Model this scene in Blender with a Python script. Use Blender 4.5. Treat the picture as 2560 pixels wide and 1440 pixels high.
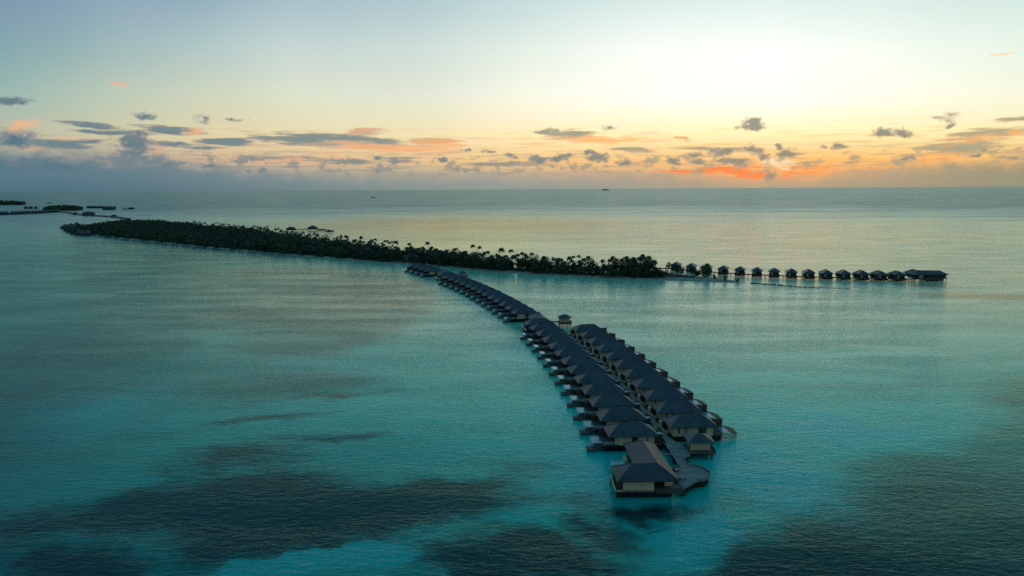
import bpy, math, random
import numpy as np
from mathutils import Matrix, Vector

# ------------------------------------------------------------------ camera
for o in list(bpy.data.objects): bpy.data.objects.remove(o)
SC = bpy.context.scene
COL = SC.collection
H, F = 73.3, 1707.0
PITCH = math.atan((720 - 472.5) / F)
ROLL = math.atan(13.8 / 2560)
_fw = np.array([0, math.cos(PITCH), -math.sin(PITCH)])
_up = np.array([0, math.sin(PITCH), math.cos(PITCH)])
_rt = np.array([1.0, 0, 0])
_c, _s = math.cos(ROLL), math.sin(ROLL)


def ray(x, y):
    """direction of a point of the 2560x1440 photograph (survey helper)"""
    dx, dy = x - 1280.0, y - 720.0
    ux, uy = dx * _c - dy * _s, dx * _s + dy * _c
    return _fw * F + _rt * ux - _up * uy


def at(x, y, z=0.0):
    d = ray(x, y)
    t = (z - H) / d[2]
    return (float(d[0] * t), float(d[1] * t))


def azel(x, y):
    d = ray(x, y)
    return math.degrees(math.atan2(d[0], d[1])), math.degrees(math.atan2(d[2], math.hypot(d[0], d[1])))


cam = bpy.data.cameras.new('camera')
cam.sensor_width = 36.0
cam.lens = F / 2560 * 36
cam.clip_start = 1.0
cam.clip_end = 600000.0
cam_o = bpy.data.objects.new('camera', cam)
COL.objects.link(cam_o)
cx = _rt * _c - _up * _s
cy = _rt * _s + _up * _c
cz = -_fw
cam_o.matrix_world = Matrix(((cx[0], cy[0], cz[0], 0), (cx[1], cy[1], cz[1], 0), (cx[2], cy[2], cz[2], H), (0, 0, 0, 1)))
SC.camera = cam_o
SC.view_settings.view_transform = 'Standard'
SC.view_settings.look = 'None'
SC.view_settings.gamma = 1.0
SC.view_settings.exposure = 0.0
SC.cycles.use_denoising = False
SC.cycles.max_bounces = 5
SC.cycles.diffuse_bounces = 2
SC.cycles.glossy_bounces = 2
SC.cycles.transparent_max_bounces = 4
SC.cycles.sample_clamp_indirect = 3.0


def lin(c):
    return tuple((v / 255 / 12.92) if v / 255 <= 0.04045 else ((v / 255 + 0.055) / 1.055) ** 2.4 for v in c)


# ------------------------------------------------------------------ node helper
class NT:
    def __init__(s, tree):
        s.t = tree
        s.n = tree.nodes
        s.l = tree.links

    def new(s, kind, **kw):
        nd = s.n.new(kind)
        for k, v in kw.items():
            setattr(nd, k, v)
        return nd

    def put(s, sock, v):
        if hasattr(v, 'is_output'):
            s.l.new(v, sock)
        elif v is not None:
            if sock.type == 'RGBA' and len(v) == 3:
                v = (*v, 1)
            sock.default_value = v

    def m(s, op, a, b=None, c=None, clamp=False):
        nd = s.new('ShaderNodeMath', operation=op, use_clamp=clamp)
        for i, v in enumerate((a, b, c)):
            if v is not None:
                s.put(nd.inputs[i], v)
        return nd.outputs[0]

    def v(s, op, a, b=None, scale=None):
        nd = s.new('ShaderNodeVectorMath', operation=op)
        s.put(nd.inputs[0], a)
        if b is not None:
            s.put(nd.inputs[1], b)
        if scale is not None:
            s.put(nd.inputs['Scale'], scale)
        return nd.outputs['Value'] if op in ('LENGTH', 'DOT_PRODUCT', 'DISTANCE') else nd.outputs[0]

    def xyz(s, x, y, z=0.0):
        nd = s.new('ShaderNodeCombineXYZ')
        for i, q in enumerate((x, y, z)):
            s.put(nd.inputs[i], q)
        return nd.outputs[0]

    def sep(s, v):
        nd = s.new('ShaderNodeSeparateXYZ')
        s.put(nd.inputs[0], v)
        return nd.outputs

    def noise(s, vec, scale, detail=3.0, rough=0.55, dist=0.0, dims='3D', out=0):
        nd = s.new('ShaderNodeTexNoise', noise_dimensions=dims)
        s.put(nd.inputs['Vector'], vec)
        nd.inputs['Scale'].default_value = scale
        nd.inputs['Detail'].default_value = detail
        nd.inputs['Roughness'].default_value = rough
        nd.inputs['Distortion'].default_value = dist
        return nd.outputs[out]

    def mix(s, f, a, b, blend='MIX'):
        nd = s.new('ShaderNodeMix', data_type='RGBA', blend_type=blend)
        s.put(nd.inputs[0], f)
        s.put(nd.inputs[6], a)
        s.put(nd.inputs[7], b)
        return nd.outputs[2]

    def rng(s, v, a, b, c=0.0, d=1.0, smooth=True):
        nd = s.new('ShaderNodeMapRange', interpolation_type='SMOOTHSTEP' if smooth else 'LINEAR')
        s.put(nd.inputs[0], v)
        for i, q in enumerate((a, b, c, d)):
            nd.inputs[i + 1].default_value = q
        return nd.outputs[0]

    def mapping(s, v, loc=(0, 0, 0), rot=(0, 0, 0), sc=(1, 1, 1), kind='POINT'):
        nd = s.new('ShaderNodeMapping', vector_type=kind)
        s.put(nd.inputs[0], v)
        nd.inputs[1].default_value = loc
        nd.inputs[2].default_value = rot
        nd.inputs[3].default_value = sc
        return nd.outputs[0]

    def ramp(s, f, stops, mode='LINEAR'):
        nd = s.new('ShaderNodeValToRGB')
        r = nd.color_ramp
        r.interpolation = mode
        while len(r.elements) < len(stops):
            r.elements.new(0.5)
        for e, (p, c) in zip(r.elements, stops):
            e.position = p
            e.color = (*c, 1)
        s.put(nd.inputs[0], f)
        return nd.outputs[0]

    def blobs(s, vec, items):
        """items: (cx, cy, rx, ry, rot_deg, weight) ellipses -> max of weight*(1-|q|)"""
        res = None
        for (x, y, rx, ry, rot, w) in items:
            # (the tiny multiply-add only forces the nodes to be evaluated one blob after the other)
            vv = vec
            if res is not None:
                nd = s.new('ShaderNodeVectorMath', operation='MULTIPLY_ADD')
                s.put(nd.inputs[0], res)
                nd.inputs[1].default_value = (1e-9, 1e-9, 0)
                s.put(nd.inputs[2], vec)
                vv = nd.outputs[0]
            q = s.mapping(vv, (x, y, 0), (0, 0, math.radians(rot)), (rx, ry, 1), 'TEXTURE')
            ln = s.v('LENGTH', q)
            d = s.m('MULTIPLY_ADD', ln, -w, w)
            res = d if res is None else s.m('MAXIMUM', res, d)
        return res


# ------------------------------------------------------------------ world: dusk sky
W = bpy.data.worlds.new('World')
SC.world = W
W.use_nodes = True
W.cycles.sampling_method = 'MANUAL'
W.cycles.sample_map_resolution = 512
W.node_tree.nodes.clear()
n = NT(W.node_tree)
SUN_AZ, SUN_EL = azel(1945, 415)[0], 2.5
tc = n.new('ShaderNodeTexCoord')
x_, y_, z_ = n.sep(tc.outputs['Generated'])
az = n.m('MULTIPLY', n.m('ARCTAN2', x_, y_), 57.29578)
el = n.m('MULTIPLY', n.m('ARCSINE', z_), 57.29578)
elp = n.m('MAXIMUM', el, 0.0)
elf = n.m('POWER', n.m('DIVIDE', elp, 90.0), 0.5)          # 0..1, fine near the horizon


def P(e):
    return math.sqrt(max(e, 0) / 90.0)


ZEN = lin((60, 128, 154))
HI = [(20, lin((110, 158, 176))), (30, lin((66, 124, 150))), (90, ZEN)]


def col(x, rows, hi):
    return [(azel(x, y)[1] if y is not None else e, lin(c)) for y, e, c in rows] + [(e, lin(c)) for e, c in hi] + [(90, ZEN)]


cols = [
    (-36.9, col(0, [(478, 0, (92, 124, 139)), (440, 0, (98, 130, 143)), (400, 0, (122, 148, 152)), (340, 0, (186, 190, 165)), (240, 0, (156, 185, 176)), (120, 0, (126, 164, 171)), (0, 0, (118, 146, 171))], [(24, (70, 118, 146)), (34, (52, 106, 136))])),
    (-20.5, col(640, [(474, 0, (108, 136, 146)), (440, 0, (138, 152, 154)), (400, 0, (214, 182, 148)), (340, 0, (226, 213, 168)), (240, 0, (206, 213, 190)), (120, 0, (174, 197, 197)), (0, 0, (148, 175, 190))], [(23, (68, 126, 150)), (34, (44, 112, 140))])),
    (0.0, col(1280, [(470, 0, (146, 158, 155)), (435, 0, (190, 174, 150)), (400, 0, (248, 206, 142)), (335, 0, (255, 236, 184)), (240, 0, (246, 247, 228)), (120, 0, (228, 239, 229)), (0, 0, (200, 222, 222))], [(22, (80, 146, 164)), (33, (46, 118, 142))])),
    (12.2, col(1650, [(470, 0, (156, 158, 146)), (438, 0, (202, 168, 136)), (402, 0, (252, 198, 124)), (332, 0, (255, 242, 188)), (245, 0, (252, 252, 240)), (125, 0, (246, 250, 243)), (0, 0, (218, 236, 232))], [(23, (82, 150, 164)), (33, (46, 120, 142))])),
    (20.5, col(1920, [(470, 0, (162, 154, 138)), (440, 0, (212, 160, 120)), (405, 0, (255, 188, 106)), (330, 0, (255, 244, 190)), (250, 0, (255, 254, 242)), (130, 0, (249, 253, 247)), (0, 0, (224, 240, 235))], [(22, (84, 152, 164)), (33, (46, 120, 142))])),
    (28.3, col(2200, [(468, 0, (152, 150, 134)), (432, 0, (214, 166, 118)), (398, 0, (252, 194, 112)), (330, 0, (253, 242, 184)), (240, 0, (252, 253, 234)), (120, 0, (243, 250, 240)), (0, 0, (220, 238, 232))], [(23, (82, 150, 160)), (33, (46, 120, 140))])),
    (36.9, col(2560, [(466, 0, (144, 148, 132)), (430, 0, (200, 164, 118)), (395, 0, (246, 196, 116)), (330, 0, (250, 236, 176)), (240, 0, (247, 247, 220)), (120, 0, (228, 242, 228)), (0, 0, (206, 230, 223))], [(21, (80, 146, 158)), (32, (46, 118, 140))])),
    (85.0, col(0, [], [(0, (124, 140, 136)), (3, (158, 164, 148)), (8, (156, 178, 174)), (20, (96, 146, 160))])),
    (180.0, col(0, [], [(0, (58, 84, 102)), (4, (70, 98, 118)), (10, (78, 112, 134)), (30, (78, 128, 152))])),
]
ramps = []
for a, st in cols:
    ramps.append((a, n.ramp(elf, [(P(e), c) for e, c in st])))
sky = ramps[0][1]
azw = n.m('ADD', az, n.m('MULTIPLY', n.m('SUBTRACT', n.noise(tc.outputs['Generated'], 3.0, 2.0), 0.5), 16.0))
for (a0, _r), (a1, r1) in zip(ramps[:-1], ramps[1:]):
    sky = n.mix(n.rng(azw, a0, a1, smooth=False), sky, r1)
# beyond the left edge of the view the sky sinks into the dusk blue as well
sky = n.mix(n.rng(az, -70, -150), sky, ramps[-1][1])

v2 = n.xyz(az, el, 0.0)
# the heart of the glow is brighter than the film can hold
ga, ge = azel(1790, 205)
gq = n.v('LENGTH', n.v('MULTIPLY', n.v('SUBTRACT', v2, (ga, ge, 0)), (1 / 24.0, 1 / 8.0, 0)))
sky = n.v('SCALE', sky, scale=n.rng(gq, 1.0, 0.0, 1.0, 1.08))
d1 = n.noise(n.mapping(v2, sc=(1, 1.6, 1)), 0.55, 5.0, 0.6, out=1)          # colour noise for warping
warp = n.v('SCALE', n.v('SUBTRACT', d1, (0.5, 0.5, 0.5)), scale=2.1)
vc = n.v('ADD', v2, n.v('MULTIPLY', warp, (1.0, 0.62, 0.0)))                # puffy
vs = n.v('ADD', v2, n.v('MULTIPLY', warp, (1.8, 0.22, 0.0)))                # streaky
fn = n.noise(n.mapping(v2, sc=(1, 1.5, 1)), 1.5, 5.0, 0.62)
sn = n.noise(n.mapping(v2, sc=(0.16, 2.3, 1), rot=(0, 0, 0.02)), 1.5, 4.0, 0.6)


def B(items):
    out = []
    for (x, y, w, h, rot, wt) in items:
        a, e = azel(x, y)
        a2, _ = azel(x + w, y)
        _, e2 = azel(x, y - h)
        out.append((a, e, abs(a2 - a) * 1.15 + 0.02, abs(e2 - e) * 1.25 + 0.03, -rot, wt))
    return out


puff = B([(40, 352, 70, 24, 0, .9), (20, 254, 62, 12, -6, 1), (363, 290, 30, 11, 2, .8), (510, 302, 22, 10, 0, .55), (585, 300, 30, 6, -3, .6),
          (338, 358, 50, 26, 0, 1.1), (330, 390, 70, 36, 0, .9), (385, 400, 60, 30, 0, .7), (150, 415, 90, 26, 0, .7), (1525, 316, 22, 8, 0, .7), (1880, 313, 37, 16, 0, 1.25), (2215, 333, 36, 12, 0, 1.15), (2258, 334, 19, 9, 0, 1),
          (2370, 292, 34, 9, -6, .65), (2370, 310, 15, 6, 0, .9), (2105, 372, 29, 10, 0, 1.1), (2065, 371, 16, 7, 0, .6),
          (2270, 394, 28, 8, 0, 1), (2430, 388, 27, 7, 0, 1), (2450, 374, 22, 5, 0, .9), (2540, 394, 28, 5, 0, 1),
          (1957, 382, 28, 17, 0, 1.2), (1942, 362, 10, 10, 20, 1.1), (1800, 379, 32, 14, 0, 1.15), (1737, 386, 30, 9, 0, .9), (1880, 375, 32, 14, 0, 1), (1910, 390, 26, 9, 0, 1),
          (1495, 393, 30, 13, 0, 1.2), (1470, 384, 14, 9, 0, 1), (1348, 396, 29, 11, 0, 1.1), (1402, 394, 38, 9, 0, .95), (1110, 396, 22, 7, 0, .9), (1165, 370, 17, 5, 0, .9), (1275, 393, 20, 7, 0, .8),
          (945, 396, 14, 6, 0, .7), (1680, 402, 24, 8, 0, 1), (1745, 405, 36, 10, 0, 1), (1840, 406, 56, 11, 4, 1.1), (1560, 405, 34, 12, 0, .8), (2390, 420, 20, 7, 0, .6),
          (430, 410, 36, 9, 0, .85), (520, 420, 48, 9, 0, .85), (620, 424, 14, 7, 0, .8), (652, 423, 14, 8, 0, .8), (225, 409, 28, 8, 0, .8), (320, 408, 30, 8, 0, .7),
          (1140, 428, 34, 10, 0, .55), (1240, 415, 14, 12, 0, .5), (830, 428, 30, 10, 0, .5), (940, 424, 20, 8, 0, .5), (1928, 444, 22, 18, 0, .9), (1905, 430, 20, 6, 0, .7)])
streak = B([(240, 313, 85, 6, 4, 1), (420, 325, 95, 9, 3, 1.1), (280, 331, 120, 5, 2, 1), (90, 358, 150, 15, 2, 1.2), (200, 353, 95, 6, -2, 1), (30, 345, 60, 24, 0, 1),
            (430, 361, 85, 6, 1, 1), (560, 354, 78, 9, 1, 1.15), (515, 368, 40, 10, 0, .8), (830, 350, 200, 16, 1, 1.35), (930, 356, 120, 13, 0, 1), (905, 329, 60, 8, 0, .8), (1070, 352, 70, 9, 0, .7),
            (1440, 336, 90, 12, 2, .75), (1365, 327, 34, 5, -4, .9), (1580, 374, 70, 5, 1, .8), (1230, 378, 22, 4, 3, .9), (1780, 372, 130, 5, 2, .7),
            (2400, 368, 120, 17, -2, 1.15), (2430, 352, 60, 16, 8, .9), (2490, 332, 110, 12, -3, .9), (2290, 386, 60, 4, -3, .7), (2130, 409, 26, 4, 0, .9), (1700, 346, 26, 5, 5, .6), (2560, 296, 80, 7, -3, .6),
            (700, 398, 190, 8, 1, .75), (850, 404, 120, 7, 0, .7), (1000, 400, 60, 8, 0, .7), (1270, 410, 190, 6, 0, .6)])
glow = B([(485, 327, 30, 10, 3, 1), (358, 343, 26, 11, 0, 1.2), (385, 378, 50, 16, 10, .7), (48, 320, 50, 16, -20, 1.0), (60, 372, 90, 8, 0, .7), (160, 346, 60, 6, -2, .7), (980, 369, 200, 12, 2, 1.25), (1090, 355, 80, 11, 4, 1.0), (900, 328, 72, 9, -1, .8), (1080, 354, 70, 11, 0, .9),
          (290, 212, 28, 4, 4, .9), (840, 388, 60, 10, 8, .8), (1490, 349, 110, 11, 2, 1.1), (1700, 346, 30, 6, 5, .9), (2440, 347, 80, 8, -8, .8), (2350, 384, 80, 6, 0, .8), (2540, 330, 30, 8, 0, .8), (2350, 396, 100, 10, 0, .8), (700, 404, 160, 10, 0, .55),
          (2050, 420, 130, 14, 0, 1)])
fire = B([(1865, 432, 80, 17, 4, 1.5), (2010, 430, 90, 15, -5, 1.4), (1795, 424, 70, 9, 0, 1.0), (1700, 425, 60, 6, 0, .7), (2120, 424, 80, 7, 0, .7)])
white = B([(1950, 405, 60, 9, 4, 1.3), (1962, 420, 24, 7, 0, 1.1), (1840, 391, 60, 5, 0, .8), (1205, 352, 70, 4, -6, 1), (1440, 358, 60, 4, 2, .8), (1600, 333, 50, 3, 0, .8), (2530, 133, 36, 2, -2, .6)])

fnc = n.m('SUBTRACT', fn, 0.5)
snc = n.m('SUBTRACT', sn, 0.5)
tail_w = n.m('MULTIPLY', n.rng(el, 0.6, 2.2), n.rng(el, 5.6, 3.0))
dg = n.m('MULTIPLY_ADD', snc, 2.2, n.blobs(vs, glow))
df_ = n.m('MULTIPLY_ADD', snc, 4.0, n.blobs(vs, fire))
dw = n.m('MULTIPLY_ADD', snc, 3.0, n.blobs(vs, white))
ds = n.m('MULTIPLY_ADD', snc, 2.0, n.blobs(vs, streak))
dp = n.m('MULTIPLY_ADD', fnc, 1.7, n.blobs(vc, puff))
right = n.rng(az, -30, 22)
rimc = n.mix(right, lin((222, 184, 152)), lin((255, 188, 118)))
glowc = n.mix(n.rng(dg, 0.3, 0.9), rimc, n.mix(right, lin((244, 182, 134)), lin((255, 174, 100))))
# faint mares' tails low in the sky, warm above and grey below
tn = n.noise(n.mapping(v2, sc=(0.10, 2.0, 1), rot=(0, 0, -0.015)), 1.9, 5.0, 0.62)
sky = n.mix(n.m('MULTIPLY', n.m('MULTIPLY', n.rng(tn, 0.5, 0.66), tail_w), 0.6), sky, n.mix(right, lin((190, 168, 152)), lin((246, 178, 116))))
sky = n.mix(n.m('MULTIPLY', n.rng(df_, 0.0, 0.6), 0.95), sky, n.mix(n.rng(df_, 0.1, 0.9), lin((255, 176, 100)), lin((255, 128, 72))))
sky = n.mix(n.m('MULTIPLY', n.rng(dw, 0.05, 0.6), 0.95), sky, lin((255, 222, 182)))
greyc = n.mix(n.rng(az, -34, 30), lin((92, 124, 138)), lin((160, 158, 134)))
greyc = n.mix(n.rng(ds, 0.1, 0.75), n.mix(0.38, greyc, rimc), greyc)
sky = n.mix(n.m('MULTIPLY', n.rng(ds, 0.0, 0.5), 0.9), sky, greyc)
sky = n.mix(n.m('MULTIPLY', n.rng(dg, 0.0, 0.7), 0.8), sky, glowc)
tg = n.noise(n.mapping(v2, sc=(0.14, 2.4, 1), loc=(7, 3, 0)), 1.7, 5.0, 0.6)
sky = n.mix(n.m('MULTIPLY', n.m('MULTIPLY', n.rng(tg, 0.5, 0.64), n.m('MULTIPLY', n.rng(el, 0.3, 1.4), n.rng(el, 3.9, 2.2))), 0.6), sky, n.mix(n.rng(az, -34, 24), lin((120, 138, 144)), lin((176, 156, 130))))
pn = n.noise(n.mapping(v2, sc=(1, 1.7, 1), loc=(3, 9, 0)), 0.8, 6.0, 0.6)
pband = n.m('MULTIPLY', n.rng(pn, 0.5, 0.62), n.m('MULTIPLY', n.rng(el, 0.5, 1.5), n.rng(el, 3.1, 2.3)))
sky = n.mix(n.m('MULTIPLY', pband, 0.7), sky, n.mix(n.rng(az, -34, 24), lin((98, 126, 138)), lin((150, 150, 134))))
pufc = n.mix(n.rng(az, -34, 24), lin((88, 118, 132)), lin((122, 134, 128)))
pufc = n.mix(n.rng(dp, 0.1, 0.8), n.mix(0.5, pufc, n.mix(right, lin((196, 182, 168)), lin((250, 206, 150)))), pufc)
sky = n.mix(n.m('MULTIPLY', n.rng(dp, 0.0, 0.6), 0.9), sky, pufc)
# the long grey haze bank along the horizon, with billowing heads
bank_n = n.noise(n.mapping(v2, sc=(1, 1.3, 1)), 0.55, 6.0, 0.62)
bh = n.m('ADD', n.rng(az, -36, -12, 2.3, 0.75), n.rng(az, 22, 36, 0.0, 0.6))
bh = n.m('SUBTRACT', bh, n.m('MULTIPLY', n.rng(az, 12, 18), n.m('MULTIPLY', n.rng(az, 26, 23), 0.6)))
top = n.m('MULTIPLY_ADD', n.m('SUBTRACT', bank_n, 0.2), 2.2, bh)
db = n.m('SUBTRACT', top, el)
mb = n.rng(db, -0.35, 0.9)
bankc = n.mix(n.rng(az, -36, 0), lin((84, 118, 134)), n.mix(n.rng(az, 0, 22), lin((146, 158, 152)), n.mix(n.rng(az, 24, 38), lin((166, 156, 132)), lin((140, 146, 124)))))
bankc = n.mix(n.m('MULTIPLY', n.rng(el, 1.2, 0.0), 0.3), bankc, n.mix(n.rng(az, -36, 10), lin((48, 88, 108)), lin((140, 146, 130))))
bankt = n.mix(0.5, bankc, n.mix(right, lin((172, 164, 150)), lin((206, 170, 130))))
sky = n.mix(n.m('MULTIPLY', mb, 0.85), sky, n.mix(n.rng(db, 0.0, 1.2), bankt, bankc))
nish = n.new('ShaderNodeTexSky', sky_type='NISHITA', sun_disc=False)
nish.sun_elevation = math.radians(SUN_EL)
nish.sun_rotation = math.radians(SUN_AZ)
sky = n.mix(1.0, sky, n.v('SCALE', nish.outputs[0], scale=0.002), 'ADD')
bg = n.new('ShaderNodeBackground')
n.put(bg.inputs[0], sky)
bg.inputs[1].default_value = 1.0
wo = n.new('ShaderNodeOutputWorld')
n.l.new(bg.outputs[0], wo.inputs[0])

# ------------------------------------------------------------------ sun (low, behind the cloud bank)
sl = bpy.data.lights.new('sun', 'SUN')
sl.energy = 0.03
sl.angle = math.radians(90)
sl.color = (1.0, 0.72, 0.45)
so = bpy.data.objects.new('sun', sl)
COL.objects.link(so)
sd = Vector((math.sin(math.radians(SUN_AZ)) * math.cos(math.radians(6)), math.cos(math.radians(SUN_AZ)) * math.cos(math.radians(6)), math.sin(math.radians(6))))
so.rotation_euler = sd.to_track_quat('Z', 'Y').to_euler()
so.location = (0, 0, 200)

# ------------------------------------------------------------------ materials
MATS = {}


def mat(name, c1, c2=None, rough=0.8, scale=1.0, stretch=(1, 1, 1), bump=0.0, detail=4.0, metal=0.0, coords='Object', spec=None):
    m = bpy.data.materials.new(name)
    m.use_nodes = True
    t = NT(m.node_tree)
    b = m.node_tree.nodes['Principled BSDF']
    b.inputs['Roughness'].default_value = rough
    b.inputs['Metallic'].default_value = metal
    if spec is not None:
        b.inputs['Specular IOR Level'].default_value = spec
    tcn = t.new('ShaderNodeTexCoord')
    vec = t.mapping(tcn.outputs[coords], sc=stretch)
    nz = t.noise(vec, scale, detail, 0.65)
    c2 = c2 or tuple(v * 0.6 for v in c1)
    t.put(b.inputs['Base Color'], t.mix(t.rng(nz, 0.3, 0.7), c2, c1))
    if bump:
        bn = t.new('ShaderNodeBump')
        bn.inputs['Strength'].default_value = bump
        bn.inputs['Distance'].default_value = 0.05
        t.put(bn.inputs['Height'], nz)
        t.l.new(bn.outputs[0], b.inputs['Normal'])
    MATS[name] = m
    return m


def planks(name, c1, c2, width, axis):
    m = mat(name, c1, c2, 0.75, 0.6)
    t = NT(m.node_tree)
    b = m.node_tree.nodes['Principled BSDF']
    old = b.inputs['Base Color'].links[0].from_socket
    tcn = t.new('ShaderNodeTexCoord')
    sx, sy, sz = t.sep(tcn.outputs['Object'])
    c = {'x': sx, 'y': sy, 'z': sz}[axis]
    w = t.m('DIVIDE', c, width)
    idx = t.m('FLOOR', w)
    wn = t.new('ShaderNodeTexWhiteNoise', noise_dimensions='1D')
    t.put(wn.inputs['W'], idx)
    fr = t.m('FRACT', w)
    gap = t.m('LESS_THAN', fr, 0.1)
    tone = t.rng(wn.outputs[0], 0, 1, 0.72, 1.2, smooth=False)
    colr = t.v('SCALE', old, scale=tone)
    colr = t.mix(t.m('MULTIPLY', gap, 0.75), colr, (0.01, 0.01, 0.01))
    t.put(b.inputs['Base Color'], colr)
    return m


mat('roof_shingle', (0.064, 0.068, 0.088), (0.029, 0.031, 0.045), 0.46, 1.1, (1, 1, 2.2), bump=0.3, detail=8.0)
for nm_ in ('roof_shingle',):
    t_ = NT(MATS[nm_].node_tree)
    b_ = MATS[nm_].node_tree.nodes['Principled BSDF']
    old_ = b_.inputs['Base Color'].links[0].from_socket
    oi_ = t_.new('ShaderNodeObjectInfo')
    tc_ = t_.new('ShaderNodeTexCoord')
    co_ = t_.v('ADD', tc_.outputs['Object'], t_.v('SCALE', t_.xyz(oi_.outputs['Random'], oi_.outputs['Random'], 0.0), scale=300.0))
    big_ = t_.rng(t_.noise(co_, 0.22, 4.0, 0.6), 0.3, 0.7, 0.72, 1.3)
    row_ = t_.noise(t_.mapping(tc_.outputs['Object'], sc=(0.3, 0.3, 9.0)), 2.0, 3.0, 0.7)
    f_ = t_.m('MULTIPLY', t_.m('MULTIPLY', big_, t_.rng(row_, 0.3, 0.7, 0.8, 1.2)), t_.rng(oi_.outputs['Random'], 0, 1, 0.86, 1.16, smooth=False))
    t_.put(b_.inputs['Base Color'], t_.v('SCALE', old_, scale=f_))
mat('ridge_cap', (0.17, 0.15, 0.16), (0.11, 0.10, 0.11), 0.7, 1.0)
mat('fascia', (0.05, 0.05, 0.052), rough=0.7, scale=2)
mat('cream_wall', (0.84, 0.56, 0.33), (0.70, 0.46, 0.27), 0.85, 0.8, bump=0.1)
planks('dark_timber', (0.07, 0.052, 0.045), (0.035, 0.027, 0.024), 0.22, 'x')
planks('brown_screen', (0.16, 0.085, 0.062), (0.09, 0.05, 0.04), 0.18, 'x')
planks('deck_boards', (0.30, 0.29, 0.28), (0.20, 0.195, 0.19), 0.28, 'y')
planks('deck_dark', (0.17, 0.14, 0.125), (0.10, 0.082, 0.075), 0.22, 'x')
mat('underdeck_shade', (0.012, 0.012, 0.012), (0.006, 0.006, 0.006), 0.9, 1.0)  # near-black, stands for the shade below decks and floors
mat('pile', (0.05, 0.045, 0.04), (0.03, 0.028, 0.026), 0.8, 3.0)
mat('window_glass', (0.01, 0.014, 0.016), rough=0.08, spec=0.8)
mat('pool_tile', (0.62, 0.62, 0.56), (0.5, 0.5, 0.46), 0.5, 2.0)
mat('pool_water', (0.10, 0.36, 0.42), (0.08, 0.30, 0.36), 0.03, 0.8, bump=0.06, spec=0.6)
mat('white_cloth', (0.75, 0.75, 0.72), (0.6, 0.6, 0.6), 0.8, 3)
mat('stone_cap', (0.5, 0.49, 0.44), (0.36, 0.36, 0.33), 0.8, 2)
mat('sand', (0.46, 0.40, 0.31), (0.24, 0.20, 0.155), 0.95, 0.15, coords='Object', bump=0.2)
mat('undergrowth', (0.025, 0.04, 0.02), (0.012, 0.02, 0.01), 1.0, 0.2, bump=0.5)
mat('rock', (0.09, 0.085, 0.08), (0.04, 0.038, 0.036), 0.9, 0.8, bump=0.5)
mat('thatch', (0.12, 0.115, 0.115), (0.06, 0.06, 0.064), 0.9, 1.2, bump=0.4)
mat('white_paint', (0.78, 0.78, 0.76), (0.6, 0.6, 0.6), 0.5, 1)
mat('bark', (0.11, 0.09, 0.07), (0.05, 0.04, 0.03), 0.9, 2, bump=0.5)


def leafmat(name, a, b_, sc):
    m = mat(name, a, b_, 0.6, sc, coords='Object')
    t = NT(m.node_tree)
    b = m.node_tree.nodes['Principled BSDF']
    old = b.inputs['Base Color'].links[0].from_socket
    oi = t.new('ShaderNodeObjectInfo')
    hs = t.new('ShaderNodeHueSaturation')
    t.put(hs.inputs['Value'], t.rng(oi.outputs['Random'], 0, 1, 0.65, 1.35, smooth=False))
    t.put(hs.inputs['Hue'], t.rng(oi.outputs['Random'], 0, 1, 0.485, 0.515, smooth=False))
    t.put(hs.inputs['Color'], old)
    t.put(b.inputs['Base Color'], hs.outputs[0])
    b.inputs['Specular IOR Level'].default_value = 0.25
    return m


leafmat('palm_leaf', (0.075, 0.105, 0.05), (0.042, 0.062, 0.032), 0.5)
leafmat('broad_leaf', (0.066, 0.10, 0.045), (0.028, 0.046, 0.022), 0.35)
leafmat('wood_leaf', (0.062, 0.095, 0.042), (0.024, 0.04, 0.02), 0.06)


def glass():
    m = bpy.data.materials.new('fence_glass')
    m.use_nodes = True
    t = NT(m.node_tree)
    b = m.node_tree.nodes['Principled BSDF']
    b.inputs['Base Color'].default_value = (0.45, 0.55, 0.56, 1)
    b.inputs['Roughness'].default_value = 0.05
    b.inputs['Alpha'].default_value = 0.35
    MATS['fence_glass'] = m


glass()


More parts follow.
